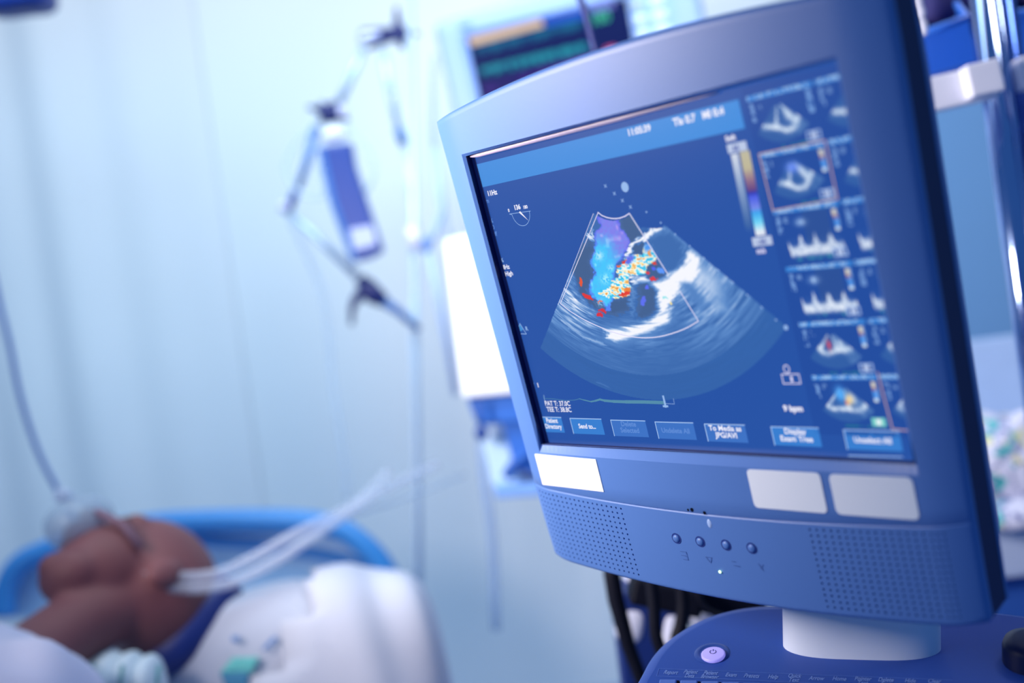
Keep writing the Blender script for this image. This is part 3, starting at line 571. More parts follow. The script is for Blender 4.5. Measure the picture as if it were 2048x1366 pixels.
# push buttons under the panel line
for ub in (122.3, 143.5, 165.5, 186.3):
    vb = -295.2; pr = [nsurf(ub + 4.1 * math.cos(a), vb + 4.1 * math.sin(a), 0.1) for a in np.linspace(0, 2 * math.pi, 25)[:-1]]
    rg = MB(); n = 24; ri = [nsurf(ub + 2.9 * math.cos(a), vb + 2.9 * math.sin(a), 0.1) for a in np.linspace(0, 2 * math.pi, 25)[:-1]]
    rg.add(pr + ri, [(k, (k + 1) % n, n + (k + 1) % n, n + k) for k in range(n)]); rr = rg.build('button_recess', mat('recess_blue', (22, 48, 128), rough=.6, noise=.02), mon)
    bb = MB(); c = nsurf(ub, vb, 0.0); bb.ell(c, (0.0030, 0.0030, 0.0016), (MW, MV, MN), 20, 10); bb.build('button', plastic, mon)
for ub, vb, kind in ((126, -307, 0), (148, -306.5, 1), (170, -308, 2), (190.5, -308, 3)):
    ic = MB()
    def ln(a, b, wd=.5):
        a = np.array(a); b = np.array(b); t = b - a; t = t / np.linalg.norm(t); q = np.array([-t[1], t[0]]) * wd / 2
        ic.add([nsurf(*(a + q), .12), nsurf(*(b + q), .12), nsurf(*(b - q), .12), nsurf(*(a - q), .12)], [(0, 1, 2, 3)])
    c = np.array([ub, vb])
    if kind == 0: ln(c + (-3, 2), c + (2, 2)); ln(c + (2, 2), c + (2, -4)); ln(c + (2, -4), c + (-2, -4)); ln(c + (-3, -1), c + (1, -1))
    elif kind == 1: ln(c + (-3, 0), c + (2, 0)); ln(c + (2, 0), c + (0, -4)); ln(c + (-3, 0), c + (0, -4), .4)
    elif kind == 2: ln(c + (-2, -2), c + (3, -2)); ln(c + (-3, 1), c + (0, 1))
    else: ln(c + (-2, 2), c + (1, -3)); ln(c + (2, 2), c + (-1, -2), .4)
    ic.build('icon', mat('icon_print', (70, 104, 172), rough=.5, noise=.02), mon)
ld = MB().ell(nsurf(154.8, -316.6, .1), (.0012, .0012, .0007), (MW, MV, MN), 10, 6).build('power_light', mat('led', (180, 230, 160), emit=(215, 255, 205), estr=1.4, noise=0), mon)
ld['label'] = 'small glowing green indicator light'
for (u, v, r) in ((139.5, -271.7, 0.9), (143, -271.3, 1.5), (153.5, -272.6, 1.3)):
    MB().add([nsurf(u + r * math.cos(a), v + r * math.sin(a), .15) for a in np.linspace(0, 2 * math.pi, 13)[:-1]], [tuple(range(12))]).build('sensor_hole', dark, mon)
MB().ell(nsurf(155.5, -280.5, -0.4), (.0021, .0036, .001), (MW, MV, MN), 14, 8).build('sensor_window', mat('sensor_plastic', (170, 195, 240), rough=.3, noise=.02), mon)

# ================================================================== CONSOLE under the monitor
PB = at(1427, 1312, 0.80)                                   # power button
yaw = math.radians(18); tl_ = math.radians(13)
cx_ = np.array([math.cos(yaw), -math.sin(yaw), 0.0]); cyh = np.array([math.sin(yaw), math.cos(yaw), 0.0])
cy_ = cyh * math.cos(tl_) + WZ * math.sin(tl_); cn_ = np.cross(cx_, cy_)
def onp(px, py, h=0.0):
    ray = at(px, py, 1.0) - CAMPOS; P0 = PB + cn_ * h; t = ((P0 - CAMPOS) @ cn_) / (ray @ cn_); return CAMPOS + ray * t
cons = thing('ultrasound_console', at(1720, 1450, 0.78) - WZ * 0.12, 'deep blue ultrasound control console with lit power button, under the monitor', 'console')
cpl = mat('console_plastic', (42, 80, 170), rough=0.45, spec=0.4, noise=0.012, scale=200)
out = [(1255, 1400), (1270, 1366), (1283, 1342), (1297, 1316), (1312, 1296), (1330, 1278), (1352, 1262), (1380, 1245), (1410, 1231), (1440, 1221), (1475, 1213), (1510, 1208), (1545, 1206), (1600, 1204), (1680, 1204), (1780, 1206), (1900, 1212), (2060, 1230), (2200, 1255), (2300, 1300), (2330, 1500), (2100, 1560), (1700, 1560), (1300, 1520), (1200, 1450)]
op = spline([onp(*p) for p in out], 4)
kb = MB(); c = sum(op) / len(op); n = len(op); rings = []
for off, h in ((0.010, 0.0), (0.0035, -0.0008), (0.0, -0.004), (-0.001, -0.03), (0.03, -0.07)):
    rings.append([p + (c - p) / np.linalg.norm(c - p) * off + cn_ * h for p in op])
vs = [p for r_ in rings for p in r_]; fs = [(a * n + k, a * n + (k + 1) % n, (a + 1) * n + (k + 1) % n, (a + 1) * n + k) for a in range(4) for k in range(n)]
kb.add(vs, fs, True); kb.add(rings[0], [tuple(range(n))]); kb.add(rings[-1], [tuple(reversed(range(n)))])
kb.build('control_panel', cpl, cons)
# pedestal below the panel
pc = sum(op) / len(op); 
MB().box(pc - WZ * 0.48, (0.16, 0.10, 0.36), (cx_, cyh, WZ)).build('pedestal', mat('pedestal_plastic', (90, 120, 190), rough=.5), cons, bevel=.02, seg=3)
MB().box((pc[0], pc[1], 0.07), (0.22, 0.24, 0.04), (cx_, cyh, WZ)).build('base', mat('base_plastic', (30, 50, 120), rough=.5), cons, bevel=.02)
for sx in (-1, 1):
    for sy in (-1, 1):
        cc = np.array([pc[0], pc[1], 0.04]) + cx_ * sx * .18 + cyh * sy * .2; MB().tube([cc - cx_ * .015, cc + cx_ * .015], .04, 20).build('caster', dark, cons)
# power button
def disc_pts(ctr, rx, ry, h, n=32): return [ctr + cx_ * rx * math.cos(a) + cy_ * ry * math.sin(a) + cn_ * h for a in np.linspace(0, 2 * math.pi, n + 1)[:-1]]
def lathe(ctr, prof, n=32):
    g = MB(); rr = [disc_pts(ctr, r, r, h, n) for r, h in prof]; vs = [p for q in rr for p in q]
    g.add(vs, [(a * n + k, a * n + (k + 1) % n, (a + 1) * n + (k + 1) % n, (a + 1) * n + k) for a in range(len(prof) - 1) for k in range(n)], True)
    g.add(rr[-1], [tuple(range(n))]); return g
bd = lathe(onp(1424, 1307), [(0.0135, 0.0002), (0.0118, 0.0009), (0.0098, 0.0008), (0.009, 0.0003)]).build('button_bezel', mat('button_dish', (48, 80, 160), rough=.35, noise=.02), cons)
pw = lathe(onp(1427, 1313), [(0.0090, 0.0004), (0.0090, 0.0022), (0.0084, 0.0028), (0.0078, 0.0029), (0.0, 0.0031)]).build('power_button', mat('button_lens', (170, 165, 235), rough=.3, noise=.02, emit=(150, 140, 235), estr=.55), cons)
pw['label'] = 'glowing lilac power button'
g = MB(); bc = onp(1427, 1311)
def arc_strip(g, c, r0, r1, a0_, a1_, h, n=20):
    vs = []
    for a in np.linspace(a0_, a1_, n): vs += [c + (cx_ * math.cos(a) + cy_ * math.sin(a)) * r0 + cn_ * h, c + (cx_ * math.cos(a) + cy_ * math.sin(a)) * r1 + cn_ * h]
    g.add(vs, [(2 * k, 2 * k + 1, 2 * k + 3, 2 * k + 2) for k in range(n - 1)])
arc_strip(g, bc, .0020, .0026, math.radians(125), math.radians(415), .0033)
g.add([bc + cx_ * a + cy_ * b + cn_ * .0033 for a, b in ((-.0003, .0008), (.0003, .0008), (.0003, .0034), (-.0003, .0034))], [(0, 1, 2, 3)])
g.build('power_symbol', mat('symbol_ink', (20, 24, 70), rough=.6, noise=.02), pw)
# legend strip: outline and key names
inkm = mat('legend_ink', (120, 155, 225), rough=.5, noise=.02)
g = MB()
def pline(g, a, b, wd=.0004):
    A, B = onp(*a, .0003), onp(*b, .0003); t = (B - A) / np.linalg.norm(B - A); q = np.cross(cn_, t) * wd / 2; g.add([A + q, B + q, B - q, A - q], [(0, 1, 2, 3)])
for a, b in (((1318, 1337), (1640, 1350)), ((1640, 1350), (1905, 1360)), ((1318, 1337), (1313, 1352)), ((1313, 1352), (1560, 1363)), ((1560, 1363), (1910, 1379))): pline(g, a, b)
g.build('legend_frame', mat('legend_line', (80, 120, 205), rough=.5, noise=.02), cons)
def ptext(tx, x, y, sz=.0066, slope=.045):
    A = onp(x, y, .0003); B = onp(x + 40, y + 40 * slope, .0003); ex = (B - A) / np.linalg.norm(B - A); ey = np.cross(cn_, ex)
    text_mesh(tx, sz, lambda X, Y: A + ex * X + ey * Y, .00008, .56, .30, 'CENTER', .72).build('key_name', inkm, cons)
for tx, x, y in (('Report', 1340, 1348), ('Patient\nData', 1380, 1347), ('Patient\nBrowser', 1420, 1349), ('Exam', 1461, 1353), ('Presets', 1502, 1355), ('Help', 1545, 1357), ('Quick\nText', 1588, 1355), ('Arrow', 1632, 1360), ('Home', 1678, 1361), ('Pointer\nText', 1725, 1361), ('Delete\nText', 1771, 1363), ('Hide', 1820, 1365), ('Clear', 1868, 1366)):
    ptext(tx, x, y)
for k in range(12):                                         # upper edges of the key row
    x = 1330 + 42 * k; y = 1366 + k * 1.8
    a = onp(x + 6, y + 9, 0); MB().box(a + cn_ * .002, (.0062, .0045, .002), (cx_, cy_, cn_)).build('key', mat('key_plastic', (86, 122, 205), rough=.4, noise=.02), cons, bevel=.0008)
    b_ = onp(x + 22, y - 4, .0); MB().add([b_ + cx_ * .0022 + cn_ * .0005, b_ - cx_ * .0022 + cn_ * .0005, b_ - cy_ * .005 - cx_ * .003 + cn_ * .0005, b_ - cy_ * .005 + cx_ * .004 + cn_ * .0005], [(0, 1, 2, 3)]).build('key_gap', dark, cons)
kn = MB(); kc = onp(2062, 1322, 0.0)
kn = lathe(kc, [(.018, 0.0), (.0175, .012), (.016, .016), (.010, .018), (0, .018)]).build('rotary_knob', mat('knob_plastic', (14, 26, 70), rough=.45, spec=.4, noise=.02), cons)
# neck of the monitor
nk = MB(); nkc = (onp(1566, 1290) + onp(1882, 1298)) / 2; hw = np.linalg.norm(onp(1566, 1290) - onp(1882, 1298)) / 2
ex = onp(1882, 1298) - onp(1566, 1290); ex /= np.linalg.norm(ex); ey = np.cross(cn_, ex)
nup = dirw((-0.03, -1.0, -0.05))
def neck_ring(h, s=1.0):
    r_ = []
    for k in range(48):
        a = 2 * math.pi * k / 48; ca, sa = math.cos(a), math.sin(a)
        x = hw * s * math.copysign(abs(ca) ** 0.55, ca); dd = 0.016 if sa < 0 else 0.03
        y = dd * math.copysign(abs(sa) ** 1.15, sa); r_.append(nkc + ex * x + ey * y + nup * h)
    return r_
nr = [neck_ring(h, s) for h, s in ((-0.002, 1), (.01, 1.0), (.03, 1.0), (.05, .99), (.07, .97))]
vs = [p for q in nr for p in q]; nk.add(vs, [(a * 48 + k, a * 48 + (k + 1) % 48, (a + 1) * 48 + (k + 1) % 48, (a + 1) * 48 + k) for a in range(4) for k in range(48)], True)
nk.add(nr[-1], [tuple(range(48))]); o = nk.build('neck', mat('neck_plastic', (222, 232, 250), rough=.38, spec=.5, noise=.015), mon); o['label'] = 'white rounded swivel neck'

# ================================================================== behind the console: probe rack
blackm = mat('black_rubber', (3, 6, 24), rough=.6, spec=.2, noise=.05)
rk = thing('probe_rack', at(1225, 1366, 1.15) - WZ * .3, 'black rack with pale probe holders below the monitor', 'rack')
MB().tube([at(1222, 1100, 1.12), at(1224, 1150, 1.12), at(1232, 1200, 1.12), at(1256, 1290, 1.12), at(1290, 1380, 1.12), at(1310, 1500, 1.12)], [.0085, .009, .009, .008, .007, .007], 14).build('rack_post', blackm, rk)
MB().box((at(1330, 1175, 1.12) + at(1330, 1200, 1.12)) / 2, (.038, .02, .014), (dirw((.97, .2, 0)), WY, dirw((-.2, .97, 0)))).build('rack_clamp', blackm, rk, bevel=.004)
MB().box(at(1440, 1185, 1.14), (.048, .02, .022), (dirw((.97, .22, 0)), WY, dirw((-.22, .97, 0)))).build('rack_clamp', blackm, rk, bevel=.006)
palem = mat('holder_plastic', (205, 212, 240), rough=.45, noise=.03)
for (x, y, hw_, hh) in ((1260, 1240, .017, .024), (1290, 1148, .024, .012), (1338, 1252, .011, .024), (1405, 1228, .016, .017), (1447, 1190, .008, .024)):
    MB().ell(at(x, y, 1.2), (hw_, .02, hh), (dirw((1, .1, 0)), WY, dirw((-.1, 1, 0))), 20, 12, .6).build('probe_holder', palem, rk)
MB().box(at(1320, 1420, 1.22), (.04, .03, .15), (WX, WY, WZ)).build('rack_back', mat('rack_metal', (14, 40, 110), rough=.5), rk, bevel=.004)
for i, (pp, lab) in enumerate((([(1302, 1150), (1308, 1210), (1312, 1270), (1330, 1330), (1340, 1420)], 'thick black probe cable hanging nearest the rack post'), ([(1362, 1160), (1366, 1210), (1362, 1250), (1352, 1290), (1350, 1400)], 'black probe cable hanging between the two pale holders'),
                ([(1395, 1170), (1400, 1200), (1425, 1225), (1470, 1240), (1500, 1260)], 'thin dark cable curving down onto the console edge'))):
    q = MB().tube(spline([at(x, y, 1.06) for x, y in pp], 6), .0065 if i < 2 else .003, 10).build('probe_cable', blackm); tag(q, lab, 'cable', 'probe cables behind the console')

# ================================================================== RIGHT SIDE
# steel blue cupboard panel and pale trolley
cab = thing('supply_cupboard', at(1990, 700, 2.2) * (1, 1, 0), 'tall steel-blue cupboard behind the chrome pole', 'cupboard')
cpm = mat('cupboard_paint', (92, 134, 182), rough=.35, noise=.02)
a = at(1815, 500, 2.2); bx0 = a[0]; by0 = a[1]
tag(MB().box((bx0 + .52, by0 + .15, 1.15), (.45 + .07, .15, 1.15)).build('cupboard_body', cpm, cab, bevel=.004))
MB().box((bx0 + .25, by0 - .01, 1.18), (.24, .01, 1.08)).build('cupboard_door', cpm, cab, bevel=.003)
MB().box((bx0 + .75, by0 - .01, 1.18), (.24, .01, 1.08)).build('cupboard_door', cpm, cab, bevel=.003)
MB().tube([(bx0 + .46, by0 - .03, 1.1), (bx0 + .46, by0 - .03, 1.25)], .006, 10).build('handle', mat('steel', (180, 195, 220), rough=.25, metal=1), cab)
tr = thing('linen_trolley', at(2010, 1000, 1.55) * (1, 1, 0), 'pale blue-white linen trolley at the right edge', 'trolley')
t0 = at(1985, 1070, 1.5); tx0 = t0[0] - .05; ty0 = t0[1]; tz = t0[2]
trm = mat('trolley_white', (182, 200, 232), rough=.4, noise=.02)
MB().box((tx0 + .3, ty0 + .2, tz - .022), (.3, .2, .044)).build('trolley_top', trm, tr, bevel=.006)
MB().box((tx0 + .3, ty0 + .405, tz + .13), (.3, .008, .10)).build('trolley_backboard', mat('backboard', (150, 175, 215), rough=.4), tr, bevel=.003)
MB().box((tx0 + .3, ty0 + .22, tz / 2), (.28, .17, tz / 2 - .04)).build('trolley_body', mat('trolley_blue', (36, 76, 160), rough=.4), tr, bevel=.005)
for k in range(3): MB().box((tx0 + .3, ty0 + .045, tz - .14 - .2 * k), (.26, .008, .085)).build('drawer', mat('drawer_blue', (44, 88, 172), rough=.4), tr, bevel=.003)
# patterned gown bundle on the trolley
def printm():
    m = bpy.data.materials.new('gown_print'); m.use_nodes = True; nt = m.node_tree; b = nt.nodes['Principled BSDF']; b.inputs['Roughness'].default_value = .85
    tc = nt.nodes.new('ShaderNodeTexCoord'); prev_ = None
    base = nt.nodes.new('ShaderNodeRGB'); base.outputs[0].default_value = (*lin((178, 184, 212)), 1); prev_ = base.outputs[0]
    for sc_, col, lo, hi in ((28, (120, 130, 170), .62, .66), (22, (40, 150, 160), .665, .69), (35, (190, 190, 150), .66, .7), (60, (90, 100, 150), .66, .7)):
        w = nt.nodes.new('ShaderNodeTexNoise'); w.inputs['Scale'].default_value = sc_; w.inputs['Distortion'].default_value = 1.2; nt.links.new(tc.outputs['Object'], w.inputs['Vector'])
        mr = nt.nodes.new('ShaderNodeMapRange'); mr.inputs['From Min'].default_value = lo - .06; mr.inputs['From Max'].default_value = hi - .06; nt.links.new(w.outputs['Fac'], mr.inputs['Value'])
        mx = nt.nodes.new('ShaderNodeMixRGB'); nt.links.new(mr.outputs['Result'], mx.inputs['Fac']); nt.links.new(prev_, mx.inputs['Color1']); mx.inputs['Color2'].default_value = (*lin(col), 1); prev_ = mx.outputs['Color']
    nt.links.new(prev_, b.inputs['Base Color']); return m
gm = printm()
def lump(c, r, ax, amp, seed, p=.8, nu=56, nv=32):
    g = MB().ell(c, r, ax, nu, nv, p); v = np.array(g.v); q = v * 22
    f = vn(q[:, 0] + q[:, 2] * .5 + 50, q[:, 2] + q[:, 1] + 50, seed) - .5 + .5 * (vn(q[:, 0] * 2.3 + 90, q[:, 2] * 1.6 + q[:, 1] + 50, seed + 1) - .5)
    d = v - np.asarray(c); d /= np.linalg.norm(d, axis=1, keepdims=True) + 1e-9; v = v + d * (f * amp)[:, None]; g.v = [tuple(x) for x in v]; return g
gb = lump(at(2035, 915, 1.52), (.10, .09, .066), (WX, WY, WZ), .03, 40).build('folded_gown', gm); tag(gb, 'white patient gown with teal and grey print heaped on the trolley', 'gown')
gb2 = lump(at(2045, 1005, 1.50), (.11, .10, .026), (WX, WY, WZ), .014, 44).build('folded_gown', gm); tag(gb2, 'flat folded printed gown lying under the heaped one', 'gown')
# chrome pole with white rail bracket
pole = thing('chrome_pole', at(2048, 1366, 1.12) * (1, 1, 0), 'thick polished chrome pole with white rail brackets, right edge', 'pole')
chrome = mat('chrome', (150, 175, 225), rough=.12, metal=1, noise=.01)
p0_, p1_ = at(1960, -60, 1.12), at(2038, 520, 1.12); dv = (p1_ - p0_) / np.linalg.norm(p1_ - p0_)
g = MB(); g.tube([p0_ - dv * .1, p0_ + dv * .85], .0145, 28); g.build('pole_tube', chrome, pole)
g = MB(); g.tube([p0_ - dv * .1 + WX * .026 + WY * .012, p0_ + dv * .85 + WX * .026 + WY * .012], .0125, 24); g.build('pole_tube', mat('blue_steel', (52, 88, 170), rough=.2, metal=.8), pole)
g = MB(); g.tube([p0_ - dv * .1 + WX * .008 - WY * .012, p0_ + dv * .85 + WX * .008 - WY * .012], .0035, 12); g.build('pole_seam', chrome, pole)
brm = mat('bracket_white', (222, 226, 244), rough=.4, noise=.015)
e1 = at(1985, 125, 1.1) - at(1840, 158, 1.1); L = np.linalg.norm(e1); e1 /= L; e3 = dv - e1 * (dv @ e1); e3 /= np.linalg.norm(e3); e2_ = np.cross(e1, e3)
c_ = (at(1915, 175, 1.1)); MB().box(c_ - e1 * .005 + e3 * .002, (.041, .010, .0175), (e1, e2_, e3)).build('rail_bracket', brm, pole, bevel=.002)
c_ = at(1962, 160, 1.085); MB().box(c_, (.017, .012, .0165), (e1, e2_, e3)).build('bracket_clip', brm, pole, bevel=.002)
c_ = at(2062, 145, 1.1); MB().box(c_, (.014, .012, .0165), (e1, e2_, e3)).build('bracket_clip', brm, pole, bevel=.002)
MB().box(at(1900, 186, 1.14), (.0755, .006, .011), (e1, e2_, e3)).build('rail', brm, pole, bevel=.001)
MB().tube([c_ - WZ * 0.05, (c_[0], c_[1], .05)], .012, 16).build('pole_foot', chrome, pole)
MB().tube([(c_[0] - .2, c_[1], .04), (c_[0] + .2, c_[1], .04)], .02, 16).build('pole_base', chrome, pole)
def bin_(cx0, cx1, lab):
    b = thing('storage_bin', at((cx0 + cx1) / 2, 150, 1.2), lab, 'bin', 'blue bins on the rail')
    bmn = mat('bin_blue', (34, 92, 200), rough=.35, noise=.02)
    A, B = at(cx0, 150, 1.2), at(cx1, 122 if cx1 < 2000 else 112, 1.2); C_, D2 = at(cx0 - 18, 72 if cx0 < 2000 else 32, 1.2), at(cx1 - 15, 36 if cx1 < 2000 else 16, 1.2)
    back = dirw((0, -.1, .12)); g = MB(); g.add([A, B, D2, C_, A + back, B + back, D2 + back, C_ + back], [(0, 1, 2, 3), (1, 5, 6, 2), (4, 7, 6, 5), (0, 3, 7, 4), (0, 4, 5, 1)]); g.build('bin_body', bmn, b, solid=.003)
    g = MB(); g.tube([C_, D2, D2 + back, C_ + back, C_], .0045, 10); g.build('bin_rim', mat('bin_rim', (46, 104, 205), rough=.35), b); return b
bin_(1850, 1950, 'open blue plastic bin on the rail left of the chrome pole'); bin_(2020, 2120, 'blue plastic bin cut off at the top right corner')
dk = lump(at(1900, 10, 1.27), (.06, .05, .035), (WX, WY, WZ), .03, 50).build('cloth_bundle', mat('dark_fabric', (30, 32, 96), rough=.8, noise=.3, scale=30)); tag(dk, 'dark navy fabric bundle in the left blue bin', 'cloth')
dk = lump(at(2075, -25, 1.27), (.05, .05, .04), (WX, WY, WZ), .03, 52).build('cloth_bundle', mat('dark_fabric', (30, 32, 96), rough=.8)); tag(dk, 'dark fabric in the bin at the top right corner', 'cloth')
chn = thing('connector_strip', at(1840, 70, 1.15), 'vertical strip of white snap connectors beside the blue bin', 'connector')
for (x, y, hh) in ((1835, 2, .010), (1840, 25, .0078), (1845, 55, .0095)):
    MB().ell(at(x, y, 1.15), (.0052, .006, hh * .95), (WX, WY, WZ), 14, 10, .7).build('snap', brm, chn)
MB().tube([at(1832, -30, 1.158), at(1846, 72, 1.158)], .003, 8).build('strip', mat('strip_blue', (60, 100, 180), rough=.5), chn)
# dark blue back panel of the rack behind the bins
rp = MB().box(at(2000, -40, 1.45), (.24, .012, .125), (WX, WY, WZ)).build('rack_panel', mat('rack_navy', (38, 74, 158), rough=.5), bevel=.004); tag(rp, 'dark blue rack panel behind the storage bins', 'panel')

# ================================================================== BEDSIDE MONITOR (top centre)
bm_ = thing('bedside_monitor', at(1100, 330, 1.95), 'pale bedside monitor with green and teal traces behind the ultrasound monitor', 'monitor')
casem = mat('case_plastic', (146, 168, 216), rough=.4, noise=.015)
tlc, trc, blc = np.array(at(862, 42, 1.95)), np.array(at(1385, -95, 1.88)), np.array(at(925, 400, 1.97))
ax1 = trc - tlc; W1 = np.linalg.norm(ax1); ax1 /= W1; ax2 = blc - tlc; ax2 -= ax1 * (ax2 @ ax1); H1 = np.linalg.norm(ax2); ax2 /= H1; ax3 = np.cross(ax1, ax2); ax3 *= -1 if ax3 @ (CAMPOS - tlc) < 0 else 1
def bp_(a, b, h=0): return tlc + ax1 * a + ax2 * b + ax3 * h
MB().box(bp_(W1 / 2, H1 / 2, -.05), (W1 / 2, H1 / 2, .05), (ax1, ax2, ax3)).build('case', casem, bm_, bevel=.02, seg=4)
def b_at(px, py, h=0.0):                                     # point on its face plane
    ray = at(px, py, 1.0) - CAMPOS; P0 = tlc + ax3 * h; return CAMPOS + ray * (((P0 - CAMPOS) @ ax3) / (ray @ ax3))
def bq(name, pts, m, h=.003, parent=None):
    return MB().add([b_at(x, y, h) for x, y in pts], [tuple(range(len(pts)))]).build(name, m, parent)
bs = bq('display', [(932, 78), (1252, 2 - 6), (1300, 260), (985, 310)], glow('bed_screen', (12, 24, 92)), .002, bm_)
fr = MB(); cs = [b_at(x, y, .002) for x, y in ((926, 72), (1258, -14), (1306, 262), (982, 318))]; fr.tube(cs + [cs[0]], .006, 10); fr.build('display_frame', mat('frame_grey', (110, 140, 200), rough=.4), bm_)
bq('alarm_bar', [(936, 76), (1082, 38), (1088, 52), (942, 92)], glow('alarm_beige', (236, 206, 178)), .004, bs)
bq('alarm_bar', [(1085, 37), (1175, 16), (1181, 33), (1091, 54)], glow('alarm_blue', (36, 90, 210)), .004, bs)
def wave(x0, y0, x1, y1, amp, n, m, name, th=.0028, seed=1, dens=.6):
    g = MB(); rr = random.Random(seed)
    for k in range(n):
        t = k / n; x = x0 + (x1 - x0) * t; y = y0 + (y1 - y0) * t; a_ = amp * (.35 + .65 * rr.random()) * (1 if rr.random() < dens else .4)
        p = b_at(x, y, .004); q = b_at(x + a_ * .25, y + a_, .004); q0 = b_at(x - a_ * .1, y - a_ * .3, .004)
        s = ax1 * th; g.add([q0 - s, q0 + s, q + s, q - s], [(0, 1, 2, 3)])
    g.build(name, m, bs)
teal = glow('teal', (24, 110, 150)); teal2 = glow('teal_bright', (36, 150, 170)); teal3 = glow('teal_dim', (16, 62, 118))
for (x0, y0, x1, y1, h_) in ((950, 94, 1168, 38, 17), (960, 136, 1178, 84, 19)): bq('wave_band', [(x0, y0), (x1, y1), (x1 + 4, y1 + h_), (x0 + 4, y0 + h_)], teal3, .003, bs)
wave(955, 96, 1165, 42, 14, 34, teal, 'trace', .0025, 3); wave(965, 138, 1175, 88, 16, 34, teal2, 'trace', .003, 4)
for (x0, y0, x1, y1) in ((970, 175, 1180, 110),): wave(x0, y0, x1, y1, 22, 16, glow('violet', (58, 34, 126)), 'trace', .009, 6)
bq('status_text', [(1178, 14), (1226, 2), (1228, 16), (1182, 26)], glow('lilac_dim', (120, 130, 220)), .004, bs)
for tx, x, y, m_, s__ in (('100', 1182, 50, glow('green', (70, 200, 160)), .026),):
    A = b_at(x, y, .006); ey_ = -ax2; text_mesh(tx, s__, lambda X, Y: A + ax1 * X + ey_ * Y, .0008, .9).build('readout', m_, bs)
A = b_at(1212, 112, .006); text_mesh('88', .02, lambda X, Y: A + ax1 * X - ax2 * Y, .0008, 1).build('readout', glow('red', (235, 96, 150)), bs)
ks = mat('membrane_key', (205, 218, 244), rough=.4); 
for r_ in range(4):
    for c_ in range(2):
        x = 1270 + c_ * 44 + r_ * 6; y = 14 + r_ * 30 - c_ * 9 - 4
        m_ = mat('yellow_key', (170, 176, 150), rough=.4) if (r_ == 0 and c_ == 0) else ks
        MB().ell(b_at(x, y, .001), (.013, .008, .004), (ax1, ax2, ax3), 16, 8, .6).build('membrane_key', m_, bm_)
bq('key_pad', [(1250, -8), (1345, -30), (1375, 240), (1300, 260)], mat('pad_blue', (138, 168, 218), rough=.4), .0008, bm_)
MB().ell(b_at(930, 50, 0), (.014, .008, .003), (ax1, ax2, ax3), 14, 8).build('maker_badge', mat('badge', (110, 140, 200), rough=.4), bm_)
MB().box(bp_(W1 * .6, H1 + .1, -.05), (.03, .03, .12), (ax1, ax3, ax2)).build('mount_arm', casem, bm_, bevel=.005)
ca = MB().tube(spline([at(1150, -30, 1.25), at(1172, 30, 1.25), at(1188, 90, 1.25), at(1200, 140, 1.25), at(1205, 200, 1.25)], 6), .0042, 10).build('monitor_cable', mat('navy_cable', (16, 36, 110), rough=.5)); tag(ca, 'dark cable crossing in front of the bedside monitor screen', 'cable')

# ================================================================== WHITE BOX DEVICE left of the monitor
wb = thing('infusion_device', at(980, 1000, 1.75), 'white boxy bedside device on a blue bracket, left of the ultrasound monitor', 'medical device')
bxm = mat('box_white', (247, 249, 255), rough=.4, noise=.01)
q = [at(888, 480, 1.75), at(1010, 452, 1.75), at(1050, 785, 1.75), at(925, 797, 1.75)]
g = MB(); bk = WY * .14; g.prism(q, bk); g.build('device_case', bxm, wb, bevel=.006, seg=3)
q = [at(935, 800, 1.76), at(1060, 785, 1.76), at(1080, 840, 1.76), at(955, 850, 1.76)]; MB().prism(q, WY * .1).build('bracket', mat('bracket_blue', (44, 104, 196), rough=.5), wb, bevel=.003)
q = [at(1000, 840, 1.77), at(1070, 838, 1.77), at(1085, 950, 1.77), at(1030, 940, 1.77)]; MB().prism(q, WY * .08).build('bracket', mat('bracket_blue', (50, 110, 200), rough=.5), wb, bevel=.003)
q = [at(955, 850, 1.775), at(1015, 842, 1.775), at(1050, 975, 1.775), at(985, 975, 1.775)]; MB().prism(q, WY * .08).build('drip_chamber', mat('pale_plastic', (190, 218, 246), rough=.3), wb, bevel=.006)
MB().tube([at(1012, 955, 1.75), at(1030, 925, 1.75), at(1062, 905, 1.75)], .009, 10).build('hook', mat('hook_blue', (30, 88, 180), rough=.5), wb)
q = [at(988, 975, 1.74), at(1080, 968, 1.74), at(1085, 992, 1.74), at(992, 998, 1.74)]; MB().prism(q, WY * .12).build('tray', mat('tray_blue', (120, 162, 228), rough=.5), wb, bevel=.003)
MB().ell(at(963, 866, 1.73), (.011, .009, .013), None, 14, 10).build('knob', mat('knob_blue', (14, 60, 140), rough=.4), wb)
MB().tube([at(955, 800, 1.73), at(962, 855, 1.73)], .004, 8).build('knob_stem', mat('knob_blue', (14, 60, 140), rough=.4), wb)

# ================================================================== IV POLE, ARMS, CLAMPS
steel = mat('brushed_steel', (178, 200, 226), rough=.3, metal=.35, noise=.03)
navy = mat('navy_plastic', (6, 22, 92), rough=.45, noise=.05)
Z = 2.0
st_ = thing('infusion_stand', at(830, 1366, Z) * (1, 1, 0), 'slim vertical steel infusion pole by the wall', 'pole')
pt, pbm = at(820, -40, Z), at(838, 1230, Z)
MB().tube([pt, pbm, (pbm[0] + .01, pbm[1], .06)], .0078, 14).build('pole_tube', mat('satin_pole', (186, 206, 228), rough=.35, metal=.2), st_)
MB().box((pbm[0], pbm[1], .05), (.2, .02, .02)).build('stand_foot', navy, st_, bevel=.005); MB().box((pbm[0], pbm[1], .05), (.02, .2, .02)).build('stand_foot', navy, st_, bevel=.005)
ia = thing('support_arm', at(815, 75, Z), 'jointed steel support arm with navy star clamps on the infusion pole', 'arm')
